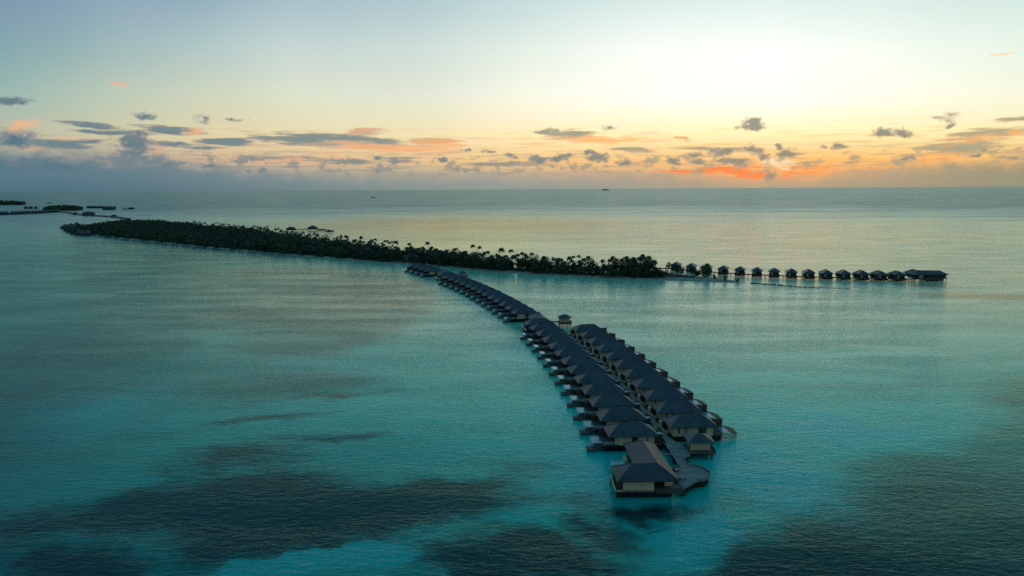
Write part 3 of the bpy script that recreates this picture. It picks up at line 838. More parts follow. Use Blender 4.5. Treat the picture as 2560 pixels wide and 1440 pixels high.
# --- big L-shaped villas (local origin: the surveyed front left eave corner)
def big_villa():
    r = empty('large_overwater_villa')
    zr = 7.3
    FL, FR = (0, 0), (14.8, .3)
    BL, V = (-.1, 9.3), (5.6, 9.3)
    WL, WR = (5.4, 24.3), (13.9, 24.4)
    RL, J, RB = (4.2, 4.8), (10.4, 5.0), (9.7, 20.2)
    e = [FL, FR, WR, WL, V, BL]
    vs = [(x, y, EZ) for x, y in e] + [(x, y, EZ - .22) for x, y in e] + [(*RL, zr), (*J, zr), (*RB, zr)]
    fs = [(0, 1, 13, 12), (1, 2, 14, 13), (2, 3, 14), (3, 4, 13, 14), (4, 5, 12, 13), (5, 0, 12)]
    fs += [(6 + i, 6 + (i + 1) % 6, (i + 1) % 6, i) for i in range(6)] + [(11, 10, 9, 8, 7, 6)]
    MB().poly(vs, fs).build('roof', 'roof_shingle', r)
    caps(r, [((*RL, zr), (*J, zr)), ((*J, zr), (*RB, zr)), ((*RL, zr), (*FL, EZ)), ((*RL, zr), (*BL, EZ)), ((*J, zr), (*FR, EZ)), ((*RB, zr), (*WL, EZ)), ((*RB, zr), (*WR, EZ))])
    w = MB().box(1.6, 9.0, 1.3, 8.2, 1.75, 4.58).box(12.0, 13.6, 3.3, 8.2, 1.9, 4.58).box(9.0, 12.0, 4.4, 8.2, 1.8, 4.58).box(6.6, 12.8, 8.2, 23.1, 1.8, 4.58)
    w.box(3.1, 5.6, 1.16, 1.3, 1.55, 4.5).box(6.4, 8.9, 1.2, 1.3, 1.7, 4.5).box(12.0, 12.15, 3.2, 3.3, 1.9, 4.5)
    w.build('wall', 'cream_wall', r)
    MB().box(.3, 1.6, 1.45, 1.55, DZ, 4.5).box(.25, .35, 1.5, 8.0, DZ, 4.5).build('timber_screen', 'dark_timber', r)
    MB().box(9.1, 11.9, 4.3, 4.4, DZ, 4.5).build('door', 'window_glass', r)
    MB().box(-.25, 9.0, .7, 1.14, DZ - .4, DZ - .15).box(-.2, 13.2, 1.5, 8.5, DZ - .42, DZ - .1).box(9.0, 16.3, 2.0, 4.3, DZ - .35, DZ).box(5.6, 6.6, 9, 23, DZ - .35, DZ - .02).build('deck', 'deck_dark', r)
    MB().box(-.35, -.15, .8, 9.0, DZ - .3, 2.75).box(-.15, 1.5, .75, .95, DZ - .3, 2.3).build('parapet', 'cream_wall', r)
    p = MB().box(1.1, 1.35, 12.8, 18.2, 1.3, 2.5).box(1.35, 5.5, 12.8, 13.0, 1.3, 2.5).box(1.35, 5.5, 18.0, 18.2, 1.3, 2.5).box(1.35, 5.5, 13.0, 18.0, 1.25, 1.4).build('pool_shell', 'pool_tile', r)
    MB().box(1.35, 5.5, 13.0, 18.0, 1.4, 2.42).build('pool_water', 'pool_water', p)
    MB().box(5.0, 5.5, 10.0, 12.7, DZ - .35, DZ).box(4.8, 5.6, 18.4, 21.4, DZ - .35, 2.7).build('garden_wall', 'cream_wall', r)
    s = MB()
    for i in range(3):
        s.box(9.0 + i * .3, 16.2, 2.0 - (i + 1) * .32, 2.0 - i * .32, DZ - .35 - i * .25, DZ - .15 - i * .25)
    s.build('step', 'deck_dark', r)
    MB().box(.2, 13.4, 1.6, 8.4, .25, DZ - .43).box(6.7, 12.7, 8.4, 22.8, .3, DZ - .4).build('underdeck_shade', 'underdeck_shade', r)  # dark blocks added under both wings in place of open shade
    piles(r, [(x, y) for x in (.2, 4, 8, 12.8) for y in (1.6, 8.0)] + [(x, y) for x in (6.9, 12.5) for y in (15, 22.6)] + [(15.8, 2.3), (-.25, 8.8)])
    return r


bv, ub = big_villa(), [False]
o = place(bv, ub, (24.6, 152.9, 0), 0.0)
tag(o, 'largest and nearest villa with an L-shaped roof beside the round deck', 'villa', 'large L-shaped villas')
q = at(1317.0, 813.8, EZ)
hd = -0.20
b2 = place(bv, ub, (q[0], q[1], 0), -hd)
tag(b2, 'L-shaped villa half way along the boardwalk, left of the hut on stilts', 'villa', 'large L-shaped villas')
q = at(1100.5, 690.0, EZ)
hd = -0.42
b3 = place(bv, ub, (q[0], q[1], 0), -hd)
tag(b3, 'small distant L-shaped villa between the middle row and the far cluster', 'villa', 'large L-shaped villas')


# ------------------------------------------------------------------ boardwalks
def ribbon(pts, w, z0, z1):
    """walk along a polyline, returns MB"""
    m = MB()
    P_ = [Vector(p) for p in pts]
    L_, R_ = [], []
    for i, p in enumerate(P_):
        a = P_[max(i - 1, 0)]
        b = P_[min(i + 1, len(P_) - 1)]
        d = (b - a).normalized()
        nrm = Vector((-d.y, d.x))
        L_.append(p + nrm * w / 2)
        R_.append(p - nrm * w / 2)
    for i in range(len(P_) - 1):
        m.prism([tuple(R_[i]), tuple(R_[i + 1]), tuple(L_[i + 1]), tuple(L_[i])], z0, z1)
    return m, L_, R_


def walk_rails(m, edge, h=0.28, t=0.1, z=DZ):
    mm, _, _ = ribbon([tuple(e) for e in edge], t, z, z + h)
    m.v, m.f = m.v, m.f
    return m.poly(mm.v, mm.f)


walk = empty('boardwalk')
tag(walk, 'long curving grey timber boardwalk between the two villa rows, ending at the island', 'boardwalk')
axis = [(44.3, 175.0), (43.9, 187.0)] + [(a[0], a[1]) for a in axisA[1:]]
axis += [(a[0], a[1]) for a in axisM]
axis += [(a[0], a[1]) for a in axisC] + [at(1062, 655.5)]
aa = np.array(axis)
for _ in range(2):
    aa[2:-1] = (aa[1:-2] + 2 * aa[2:-1] + aa[3:]) / 4
wk, L_, R_ = ribbon([tuple(p) for p in aa], 2.5, DZ - .3, DZ)
# landing area, neck and the round sunset deck
wk.prism([(42.95, 168.2), (45.6, 168.2), (45.45, 173.0), (45.3, 175.0), (43.0, 175.0)], DZ - .3, DZ)
wk.prism([(45.55, 173.4), (47.8, 175.4), (47.8, 183.6), (46.4, 185.0), (45.2, 189.0), (45.3, 175.0)], DZ - .3, DZ - .004)
cxr, cyr, rr = 44.9, 163.8, 4.75
wk.prism([(cxr + rr * math.cos(2 * math.pi * i / 40), cyr + rr * math.sin(2 * math.pi * i / 40)) for i in range(40)], DZ - .3, DZ - .004)
wk.prism([(40.9, 154.9), (45.6, 159.3), (42.9, 160.3), (40.0, 157.2), (39.5, 155.0)], DZ - .3, DZ - .008)
wk.prism([(39.0, 175.7), (43.05, 175.9), (43.05, 176.8), (39.0, 176.6)], DZ - .25, DZ - .004)
us = MB().prism([(cxr + 4.3 * math.cos(2 * math.pi * i / 24), cyr + 4.3 * math.sin(2 * math.pi * i / 24)) for i in range(24)], .3, DZ - .31)
us.prism([(43.2, 168.0), (45.4, 168.0), (45.1, 175.0), (43.2, 175.0)], .35, DZ - .31).prism([(45.4, 174.6), (47.5, 176.0), (47.5, 183.4), (45.6, 186.0)], .35, DZ - .31).prism([(41.0, 155.6), (44.6, 159.0), (42.9, 159.8), (40.6, 157.0)], .35, DZ - .31)
us.build('underdeck_shade', 'underdeck_shade', walk)  # added black mass for the shade below round deck and landings
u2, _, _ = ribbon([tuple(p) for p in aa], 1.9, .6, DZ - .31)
u2.build('underdeck_shade', 'underdeck_shade', walk)  # same shade fill, run along under the boardwalk
wko = wk.build('walkway', 'deck_boards', walk)
rl = MB()
arc = [(cxr + rr * math.cos(math.radians(a)), cyr + rr * math.sin(math.radians(a))) for a in range(82, -86, -7)]
walk_rails(rl, [(45.5, 173.0), (45.6, 169.3)] + arc, h=.42)
arc2 = [(cxr + rr * math.cos(math.radians(a)), cyr + rr * math.sin(math.radians(a))) for a in range(112, 165, 7)]
walk_rails(rl, arc2, h=.42)
walk_rails(rl, [(45.6, 159.3), (40.95, 154.95)], h=.42)
walk_rails(rl, [(42.8, 160.3), (40.0, 157.3)], h=.42)
rl.build('kerb_rail', 'deck_boards', walk)
kl = MB()
walk_rails(kl, L_[1:], h=.16)
walk_rails(kl, R_[2:], h=.16)
kl.build('kerb', 'deck_dark', walk)
spots = []
for i in range(0, len(aa)):
    spots += [(L_[i].x, L_[i].y), (R_[i].x, R_[i].y)]
spots = spots[:60] + [(cxr + 4.2 * math.cos(a), cyr + 4.2 * math.sin(a)) for a in (0.2, 1.3, 2.6, 3.7, 4.4, 5.3, 5.9)] + [(41.2, 155.4), (44.4, 159.0), (47.3, 176), (47.3, 183)]
piles(walk, spots)

# gazebo / arrival huts
def hut(w=7.4, d=6.6):
    r = empty('arrival_hut')
    hw, hd_ = w / 2, d / 2
    MB().hip(-hw, hw, -hd_, hd_, EZ - .1, 6.2, .8, .18).build('roof', 'roof_shingle', r)
    MB().box(-2.75, 2.7, -1.9, 2.4, DZ, EZ - .28).build('wall', 'cream_wall', r)
    MB().box(-2.83, -2.75, -1.6, -.4, DZ, 4.2).build('door', 'dark_timber', r)
    MB().box(-hw + .2, hw + .1, -hd_ - .3, hd_, DZ - .55, DZ - .01).build('deck', 'deck_dark', r)
    MB().box(-hw + .5, hw - .3, -hd_ + .2, hd_ - .3, 1.15, DZ - .56).build('underdeck_shade', 'underdeck_shade', r)  # thin dark slab added for the shade below the hut floor
    g = MB().box(hw, hw + .1, -hd_ - .2, hd_, DZ, DZ + .5)
    g.build('kerb_rail', 'dark_timber', r)
    piles(r, [(-2.8, -2.9), (1.4, -2.9), (3.0, -2.9), (-2.8, 2.6), (3.0, 2.6)])
    return r


hp, uh = hut(), [False]
o = place(hp, uh, (51.5, 180.9, 0), -0.04)
tag(o, 'cream hut with pointed grey roof on the right of the round deck', 'hut', 'cream huts on stilts beside the boardwalk')
q = at(1412, 806.5, DZ)
o = place(hp, uh, (q[0], q[1] + 3, 0), -0.02)
tag(o, 'lone cream hut on thin stilts half way along the boardwalk', 'hut', 'cream huts on stilts beside the boardwalk')
h2 = (q[0], q[1] + 3)
q = at(1157, 690.5, DZ)
o = place(hp, uh, (q[0], q[1] + 3, 0), -0.1)
tag(o, 'tiny pale hut rising behind the middle villa row near the island', 'hut', 'cream huts on stilts beside the boardwalk')
# spur to the second hut
q = at(1372, 797, DZ)
m, a_, b_ = ribbon([(h2[0] - 18, h2[1] + 7), (h2[0] - 9, h2[1] + 1.5), (h2[0] - 3, h2[1])], 3.2, DZ - .34, DZ - .05)
m.build('spur', 'deck_dark', walk)

# bench on the round deck
bn_ = empty('deck_sofa', (41.6, 165.3, DZ), 0.5)
tag(bn_, 'dark outdoor sofa with a pale cushion at the edge of the round deck', 'sofa')
MB().box(-.9, .9, -.4, .4, .08, .35).box(-.9, .9, .28, .4, .35, .75).box(-.9, -.78, -.4, .28, .35, .6).box(.78, .9, -.4, .28, .35, .6).build('frame', 'dark_timber', bn_)
MB().box(-.75, .75, -.38, .26, .352, .47).build('cushion', 'white_cloth', bn_)


# ------------------------------------------------------------------ right-hand string of villas
def villa_end():
    """short hip end faces the camera; local y points away from the boardwalk"""
    r = empty('beach_side_villa')
    MB().hip(-4.5, 4.5, 0, 14.2, EZ, 7.5, 3.0, .22, 'y').build('roof', 'roof_shingle', r)
    MB().box(-3.4, 3.4, 1.6, 13.0, DZ - .2, 4.58).build('wall', 'dark_timber', r)
    MB().box(-2.6, -.9, 1.5, 1.6, DZ, 4.35).build('panel', 'cream_wall', r)
    MB().box(-.6, 2.6, 1.5, 1.6, DZ, 4.3).build('door', 'window_glass', r)
    MB().box(-3.9, 3.9, .2, 13.4, DZ - .4, DZ - .01).box(-2.8, 3.0, 13.4, 18.5, DZ - .4, DZ - .01).build('deck', 'deck_dark', r)
    MB().box(-4.6, -4.45, 9.0, 14.0, DZ - .4, 4.4).build('privacy_screen', 'brown_screen', r)
    MB().box(-3.6, 3.6, .8, 13.0, .25, DZ - .41).build('underdeck_shade', 'underdeck_shade', r)  # dark block added where only shade lies below the floor
    piles(r, [(x, y) for x in (-3.75, 3.75) for y in (.5, 12.9)], r=.16)
    return r


ve, ue = villa_end(), [False]
S = [(1686, 663.6, 22.5, 1), (1726.5, 667.0, 22.5, 1), (1766.0, 670.5, 22.5, 1), (1807.2, 673.6, 22.5, 1), (1848.5, 675.8, 22, 1), (1890.0, 677.8, 21, 1), (1936, 679.6, 19.5, 1), (1981.5, 681.3, 17.5, 1),
     (2026, 682.9, 15.0, 1), (2072.0, 684.3, 12, 1), (2117, 685.4, 9.5, 1), (2162.5, 686.3, 6.5, 1), (2208, 687.0, 4, 1), (2254.5, 687.9, 2, 1)]
sp = [at(x, y, EZ) for x, y, *_ in S]
sarr = np.array(sp)
tt = np.arange(14)
fx, fy = np.polyfit(tt, sarr[:, 0], 3), np.polyfit(tt, sarr[:, 1], 3)
Sf = [(float(np.polyval(fx, i)), float(np.polyval(fy, i))) for i in tt]
for i, ((x, y), s_) in enumerate(zip(Sf, S)):
    a = math.radians(s_[2])
    o = place(ve, ue, (x, y, 0), -a)
    tag(o, 'overwater villa in the right hand line, %s one counting from the island' % ORD[i], 'villa', 'villas in the line right of the island')
# boardwalk of that line runs in front of the doors
bx = [at(1600, 668.5, DZ)] + [(x - 1.6 * math.sin(math.radians(s_[2])), y - 1.6 * math.cos(math.radians(s_[2]))) for (x, y), s_ in zip(Sf, S)] + [(Sf[-1][0] + 14, Sf[-1][1] - 3.0), (Sf[-1][0] + 28, Sf[-1][1] - 3.5)]
w2 = empty('boardwalk')
tag(w2, 'straight dark boardwalk on thin piles in front of the right hand villas', 'boardwalk')
m, La, Ra = ribbon(bx, 2.2, DZ - .45, DZ)
m.build('walkway', 'deck_dark', w2)
k2 = MB()
walk_rails(k2, [tuple(p) for p in Ra], h=.5, t=.12)
k2.build('kerb_rail', 'dark_timber', w2)
mid = []
for a, b_ in zip(bx[:-1], bx[1:]):
    mid += [((a[0] + b_[0]) / 2, (a[1] + b_[1]) / 2 - .8), ((a[0] + b_[0]) / 2, (a[1] + b_[1]) / 2 + .8)]
piles(w2, mid, r=.17)


def end_villa():
    r = empty('end_villa')
    zr = 7.6
    e = [(0, 0), (27.5, 0), (27.5, 9.5), (10, 9.5), (10, 17), (0, 17)]
    vs = [(x, y, EZ) for x, y in e] + [(x, y, EZ - .25) for x, y in e] + [(5.2, 12.3, zr + .5), (5.2, 4.8, zr + .3), (22.6, 4.8, zr)]
    fs = [(0, 1, 14, 13), (1, 2, 14), (2, 3, 13, 14), (3, 4, 12, 13), (4, 5, 12), (5, 0, 13, 12)]
    fs += [(6 + i, 6 + (i + 1) % 6, (i + 1) % 6, i) for i in range(6)] + [(11, 10, 9, 8, 7, 6)]
    MB().poly(vs, fs).build('roof', 'roof_shingle', r)
    MB().box(1.4, 26.0, 1.5, 8.3, DZ - .2, 4.56).box(1.4, 8.8, 8.3, 15.8, DZ - .2, 4.56).build('wall', 'dark_timber', r)
    MB().box(5.0, 8.0, 1.4, 1.5, DZ, 4.3).build('panel', 'cream_wall', r)
    MB().box(14.5, 21.0, 1.4, 1.5, DZ + .2, 3.9).build('panel', 'brown_screen', r)
    MB().box(8.6, 9.7, 1.4, 1.5, DZ, 4.2).build('door', 'window_glass', r)
    MB().box(10.6, 11.7, 1.4, 1.5, DZ, 4.2).build('door', 'window_glass', r)
    MB().box(.4, 26.6, .4, 9.0, DZ - .5, DZ - .02).box(8, 22, -3.0, .4, DZ - .9, DZ - .1).build('deck', 'deck_dark', r)
    MB().box(8.5, 21.5, -2.5, 8, .25, DZ - .9).build('underdeck_shade', 'underdeck_shade', r)  # added dark block for the shade beneath the end villa
    piles(r, [(x, y) for x in (1, 6, 12, 18, 23.5, 26) for y in (1, 8.4)] + [(9, -2.5), (21, -2.5)], r=.22)
    return r


q = at(2374.4, 686.6, EZ)
o = end_villa()
o.location = (q[0] - 27.8, q[1] + .4, 0)
o.rotation_euler.z = math.radians(-1)
tag(o, 'wide dark villa with a long ridge at the outer end of the right hand line', 'villa')

# ------------------------------------------------------------------ island
front_px = [(160, 576), (178, 585), (240, 589), (330, 600), (450, 613), (600, 627), (750, 640), (850, 648.5), (935, 657), (1000, 660), (1100, 668), (1200, 678), (1300, 684.5), (1400, 690.5), (1500, 695.5), (1600, 700.5), (1700, 702.5), (1800, 705.5), (1868, 708.5)]
front = [at(x, y) for x, y in front_px]
back_px = [(1868, 707), (1800, 697), (1755, 693), (1700, 686), (1640, 678), (1560, 672)]
back_sky = [(1500, 653), (1400, 646), (1300, 641), (1200, 632), (1100, 622), (1000, 615), (950, 604), (850, 594), (750, 580), (640, 566), (500, 556), (400, 547), (320, 545), (250, 552), (190, 561)]
back = [at(x, y) for x, y in back_px] + [at(x, y, 11.0) for x, y in back_sky]
outline = front + back


def dense(poly, step=12.0):
    out = []
    for i, a in enumerate(poly):
        b = poly[(i + 1) % len(poly)]
        d = math.hypot(b[0] - a[0], b[1] - a[1])
        k = max(1, int(d / step))
        out += [(a[0] + (b[0] - a[0]) * j / k, a[1] + (b[1] - a[1]) * j / k) for j in range(k)]
    return out


rnd = random.Random(4)
oc = dense(outline)
oc = [(x + rnd.uniform(-1.3, 1.3), y + rnd.uniform(-1.3, 1.3)) for x, y in oc]
poly = np.array(oc)


def inside(pt, pl):
    x, y = pt
    x0, y0 = pl[:, 0], pl[:, 1]
    x1, y1 = np.roll(x0, -1), np.roll(y0, -1)
    c = ((y0 > y) != (y1 > y)) & (x < (x1 - x0) * (y - y0) / (y1 - y0 + 1e-12) + x0)
    return bool(c.sum() % 2)


def edge_dist(pt, pl):
    a = pl
    b = np.roll(pl, -1, axis=0)
    ab = b - a
    t = np.clip(((pt - a) * ab).sum(1) / ((ab * ab).sum(1) + 1e-9), 0, 1)
    return float(np.sqrt((((a + ab * t[:, None]) - pt) ** 2).sum(1).min()))


def inset(pl, d):
    a = np.roll(pl, 1, axis=0)
    b = np.roll(pl, -1, axis=0)
    t = b - a
    t /= np.linalg.norm(t, axis=1)[:, None] + 1e-9
    nrm = np.stack([-t[:, 1], t[:, 0]], 1)
    return pl + nrm * d


area = 0.5 * float(np.sum(poly[:, 0] * np.roll(poly[:, 1], -1) - np.roll(poly[:, 0], -1) * poly[:, 1]))
sgn = 1 if area > 0 else -1


def bank(name, pl, sg, d1, h1, material):
    i1 = inset(pl, sg * d1)
    k = len(pl)
    vs = [(x, y, -.6) for x, y in inset(pl, -sg * 1.5)] + [(x, y, .12) for x, y in pl] + [(x, y, h1) for x, y in i1]
    f_ = [(i, (i + 1) % k, k + (i + 1) % k, k + i) for i in range(k)] + [(k + i, k + (i + 1) % k, 2 * k + (i + 1) % k, 2 * k + i) for i in range(k)] + [tuple(range(2 * k, 3 * k))]
    if sg < 0:
        f_ = [tuple(reversed(f)) for f in f_]
    m = MB()
    m.poly(vs, f_)
    return m.build(name, material)


# ground of the island: a height sheet that rises from the lagoon, sand at the rim, undergrowth inside
CELL = 5.0
gx = np.arange(poly[:, 0].min() - 12, poly[:, 0].max() + 12, CELL)
gy = np.arange(poly[:, 1].min() - 12, poly[:, 1].max() + 12, CELL)
GX, GY = np.meshgrid(gx, gy, indexing='ij')
GP = np.stack([GX.ravel(), GY.ravel()], 1)


def signed_dist(Pts, pl):
    out = np.full(len(Pts), 1e9)
    ins = np.zeros(len(Pts), bool)
    for a, b in zip(pl, np.roll(pl, -1, axis=0)):
        ab = b - a
        t = np.clip(((Pts - a) @ ab) / (ab @ ab + 1e-9), 0, 1)
        d2 = ((a + t[:, None] * ab - Pts) ** 2).sum(1)
        out = np.minimum(out, d2)
        c = ((a[1] > Pts[:, 1]) != (b[1] > Pts[:, 1])) & (Pts[:, 0] < (b[0] - a[0]) * (Pts[:, 1] - a[1]) / (b[1] - a[1] + 1e-12) + a[0])
        ins ^= c
    d = np.sqrt(out)
    return np.where(ins, d, -d)


SD = signed_dist(GP, poly).reshape(GX.shape)
gn = np.random.default_rng(3).normal(0, .1, GX.shape)
GZ = np.clip(SD * .2, -1.2, 1.3) + np.where(SD > 2, gn, 0)


def sheet(name, material, keep, dz):
    dz = np.broadcast_to(dz, GX.shape)
    idx = -np.ones(GX.shape, int)
    vs, fs_ = [], []
    nx, ny = GX.shape
    for a in range(nx - 1):
        for b in range(ny - 1):
            if keep[a:a + 2, b:b + 2].any():
                q = []
                for (u, v) in ((a, b), (a + 1, b), (a + 1, b + 1), (a, b + 1)):
                    if idx[u, v] < 0:
                        idx[u, v] = len(vs)
                        vs.append((float(GX[u, v]), float(GY[u, v]), float(GZ[u, v] + dz[u, v])))
                    q.append(int(idx[u, v]))
                fs_.append(tuple(q))
    m = MB()
    m.v, m.f = vs, fs_
    o = m.build(name, material)
    o['kind'] = 'structure'
    return o


sheet('beach', 'sand', SD > -2, 0.0)
sheet('island_ground', 'undergrowth', SD > 2, np.clip((SD - 6) * .1, -.5, .15) - np.where((GX > 118) & (GY < 566), 1.0, 0))


# --- trees ---------------------------------------------------------------
def np_mesh(name, V, Fq, material, tri=False):
    me = bpy.data.meshes.new(name)
    k = Fq.shape[1]
    me.vertices.add(len(V))
    me.vertices.foreach_set('co', V.astype(np.float32).ravel())
    me.loops.add(Fq.size)
    me.loops.foreach_set('vertex_index', Fq.astype(np.int32).ravel())
    me.polygons.add(len(Fq))
    me.polygons.foreach_set('loop_start', np.arange(0, Fq.size, k, dtype=np.int32))
    me.polygons.foreach_set('loop_total', np.full(len(Fq), k, dtype=np.int32))
    me.update()
    me.validate()
    me.materials.append(MATS[material])
    return me


def palm_crown(rg, hz, fr=22, L=3.3):
    V, Fc = [], []
    for i in range(fr):
        a = i * 2.39996 + rg.uniform(-.2, .2)
        up = 1.35 - 1.75 * (i + .5) / fr + rg.uniform(-.12, .12)
        ln = L * rg.uniform(.8, 1.1)
        d = np.array([math.cos(a), math.sin(a)])
        sd_ = np.array([-d[1], d[0]])
        seg = 4
        pts_ = []
        for j in range(seg + 1):
            t = j / seg
            rad = ln * (t - .15 * t * t) * max(.35, math.cos(up * .8))
            z = ln * (math.sin(up * .8) * 1.05 * t - .62 * t * t)
            pts_.append((d[0] * rad, d[1] * rad, hz + z))
        for j in range(seg):
            t0, t1 = j / seg, (j + 1) / seg
            w0, w1 = (.95 * math.sin(math.pi * min(1, t0 * .8 + .22)), .95 * math.sin(math.pi * min(1, t1 * .8 + .2)))
            p0, p1 = pts_[j], pts_[j + 1]
            for sg in (-1, 1):
                b = len(V)
                # leaflets: a slanted blade either side of the rib, with gaps
                for q0, q1, ww in ((0.0, .42, w0), (.5, .92, w1)):
                    a0 = [p0[m_] + (p1[m_] - p0[m_]) * q0 for m_ in range(3)]
                    a1 = [p0[m_] + (p1[m_] - p0[m_]) * q1 for m_ in range(3)]
                    tx, ty = (p1[0] - p0[0]) * .55, (p1[1] - p0[1]) * .55
                    b = len(V)
                    V += [a0, a1, (a1[0] + sd_[0] * sg * ww + tx, a1[1] + sd_[1] * sg * ww + ty, a1[2] - ww * .45),
                          (a0[0] + sd_[0] * sg * ww + tx, a0[1] + sd_[1] * sg * ww + ty, a0[2] - ww * .45)]
                    Fc.append((b, b + 1, b + 2, b + 3))
    return np.array(V, dtype=float), np.array(Fc)


def palm_trunk(rg, h, lean):
    m = MB()
    p = (0, 0, -.3)
    for j in range(4):
        t = (j + 1) / 4
        q = (lean[0] * t * t, lean[1] * t * t, h * t)
        m.bar(p, q, .26 - .05 * j, .26 - .05 * (j + 1), 6)
        p = q
    return m, p


def make_palm(seed, h):
    rg = random.Random(seed)
    lean = (rg.uniform(-1.5, 1.5), rg.uniform(-1.5, 1.5))
    r = empty('palm_tree')
    m, tip = palm_trunk(rg, h, lean)
    m.build('trunk', 'bark', r)
    V, Fc = palm_crown(rg, h)
    V[:, 0] += tip[0]
    V[:, 1] += tip[1]
    o = bpy.data.objects.new('crown', np_mesh('crown', V, Fc, 'palm_leaf'))
    COL.objects.link(o)
    o.parent = r
    return r


def leaf_crown(ng, nq, rx, rz, zc, size):
    """leaf clumps scattered through a lumpy crown volume"""
    lobes = ng.integers(4, 7)
    lc = ng.normal(0, .42, (lobes, 3)) * np.array([rx, rx, rz])
    lr = ng.uniform(.5, .75, lobes)
    which = ng.integers(0, lobes, nq)
    d = ng.normal(0, 1, (nq, 3))
    d /= np.linalg.norm(d, axis=1)[:, None]
    rad = ng.uniform(.55, 1.0, nq)[:, None]
    c = lc[which] + d * rad * lr[which][:, None] * np.array([rx, rx, rz])
    c[:, 2] = np.maximum(c[:, 2], -zc + .4) + zc
    nrm = d + ng.normal(0, .5, (nq, 3))
    nrm /= np.linalg.norm(nrm, axis=1)[:, None]
    a = np.cross(nrm, ng.normal(0, 1, (nq, 3)))
    a /= np.linalg.norm(a, axis=1)[:, None]
    b = np.cross(nrm, a)
    s = (size * ng.uniform(.5, 1.2, nq))[:, None]
    V = np.stack([c - a * s - b * s * .5, c + a * s * .3 - b * s * .9, c + a * s + b * s * .4, c - a * s * .4 + b * s], 1).reshape(-1, 3)
    return V, np.arange(nq * 4).reshape(nq, 4)


def make_broad(seed, h, rx, nq=460):
    ng = np.random.default_rng(seed)
    r = empty('broadleaf_tree')
    m = MB().bar((0, 0, -.3), (.1, .1, h * .55), .28, .16, 6)
    for k in range(4):
        a = k * 1.6 + seed
        m.bar((.05, .05, h * .35), (math.cos(a) * rx * .55, math.sin(a) * rx * .55, h * .72), .13, .05, 5)
    m.build('trunk', 'bark', r)
    V, Fc = leaf_crown(ng, nq, rx, h * .56, h * .5, .5)
    o = bpy.data.objects.new('crown', np_mesh('crown', V, Fc, 'broad_leaf'))
    COL.objects.link(o)
    o.parent = r
    return r


PALMS = [(make_palm(11 + k, h), [False]) for k, h in enumerate((11.0, 12.5, 13.5, 14.5, 10.0, 12.8))]
BROAD = [(make_broad(30 + k, h, rx), [False]) for k, (h, rx) in enumerate(((10.5, 4.3), (9.0, 3.8), (11.5, 4.8), (8.0, 3.8)))]


def put_tree(lst, k, loc, rz, s, label, group, cat='tree'):
    pr, used = lst[k % len(lst)]
    o = place(pr, used, loc, rz)
    o.scale = (s, s, s)
    return tag(o, label, cat, group)


# scatter trunks over the wooded ground
ng = np.random.default_rng(7)
cand = []
lo, hi = poly.min(0), poly.max(0)
clear = [(at(950, 648), 14), (at(1027, 655), 12), (at(360, 575), 26), (at(1690, 700), 6)]
cell = {}
tries = 0
while tries < 240000:
    tries += 1
    p = (ng.uniform(lo[0], hi[0]), ng.uniform(lo[1], hi[1]))
    D = math.hypot(*p)
    sep_ = 3.7 if D < 760 else 4.6 if D < 900 else 6.6
    k = (int(p[0] // 7), int(p[1] // 7))
    ok = True
    for i in (-1, 0, 1):
        for j in (-1, 0, 1):
            for qd in cell.get((k[0] + i, k[1] + j), ()):
                if (qd[0] - p[0]) ** 2 + (qd[1] - p[1]) ** 2 < sep_ ** 2:
                    ok = False
    if not ok or not inside(p, poly):
        continue
    ed = edge_dist(np.array(p), poly)
    if ed < 3.6:
        continue
    if any(math.hypot(p[0] - c[0], p[1] - c[1]) < r_ for c, r_ in clear):
        continue
    # the narrow sandy point at the right hand end is nearly bare
    if p[0] > 105 and p[1] < 556 and ng.uniform() < .5:
        continue
    if p[0] > 122:
        continue
    cell.setdefault(k, []).append(p)
    cand.append((p[0], p[1], ed))
cand.sort(key=lambda c: c[0] ** 2 + c[1] ** 2)
n_p = n_b = 0
wV, wF, woff = [], [], 0
wpV, wpF, wpoff = [], [], 0
rg = random.Random(99)
for (x, y, ed) in cand:
    D = math.hypot(x, y)
    palm = rg.random() < (.4 if ed > 7 else .12)
    if palm and n_p < 270:
        s = rg.uniform(.7, 1.08)
        put_tree(PALMS, rg.randrange(6), (x, y, 1.1), rg.uniform(0, 6.28), s, 'coconut palm among the crowded palms on the near half of the island', 'palms crowded on the near half of the island')
        n_p += 1
    elif not palm and n_b < 280:
        s = rg.uniform(.68, 1.0) * (.6 if ed < 4.5 else 1)
        put_tree(BROAD, rg.randrange(4), (x, y, 1.0), rg.uniform(0, 6.28), s, 'dark bushy tree packed into the wood on the near half of the island', 'bushy trees in the wood on the near half of the island')
        n_b += 1
    elif palm and D < 1500:
        rr_ = random.Random(rg.randrange(40))
        h = rg.uniform(10.5, 14.5)
        V, Fc = palm_crown(rr_, h, 11 if D < 900 else 8)
        V[:, :2] += (x, y)
        wpV.append(V); wpF.append(Fc + wpoff); wpoff += len(V)
    else:
        h = rg.uniform(6.5, 9.5) * (.65 if ed < 5 else 1)
        V, Fc = leaf_crown(ng, 90 if D < 900 else 50, 4.2 if D < 900 else 5.0, h * .5, h * .56, .95 if D < 900 else 1.35)
        V[:, :2] += (x, y)
        wV.append(V); wF.append(Fc + woff); woff += len(V)
wd = bpy.data.objects.new('far_woodland', np_mesh('far_woodland', np.concatenate(wV), np.concatenate(wF), 'wood_leaf'))
COL.objects.link(wd)
wd['kind'] = 'stuff'
wd['label'] = 'dense dark wood of bushy trees covering the far half of the island'
wd['category'] = 'woodland'
wd2 = bpy.data.objects.new('far_palm_grove', np_mesh('far_palm_grove', np.concatenate(wpV), np.concatenate(wpF), 'wood_leaf'))
COL.objects.link(wd2)
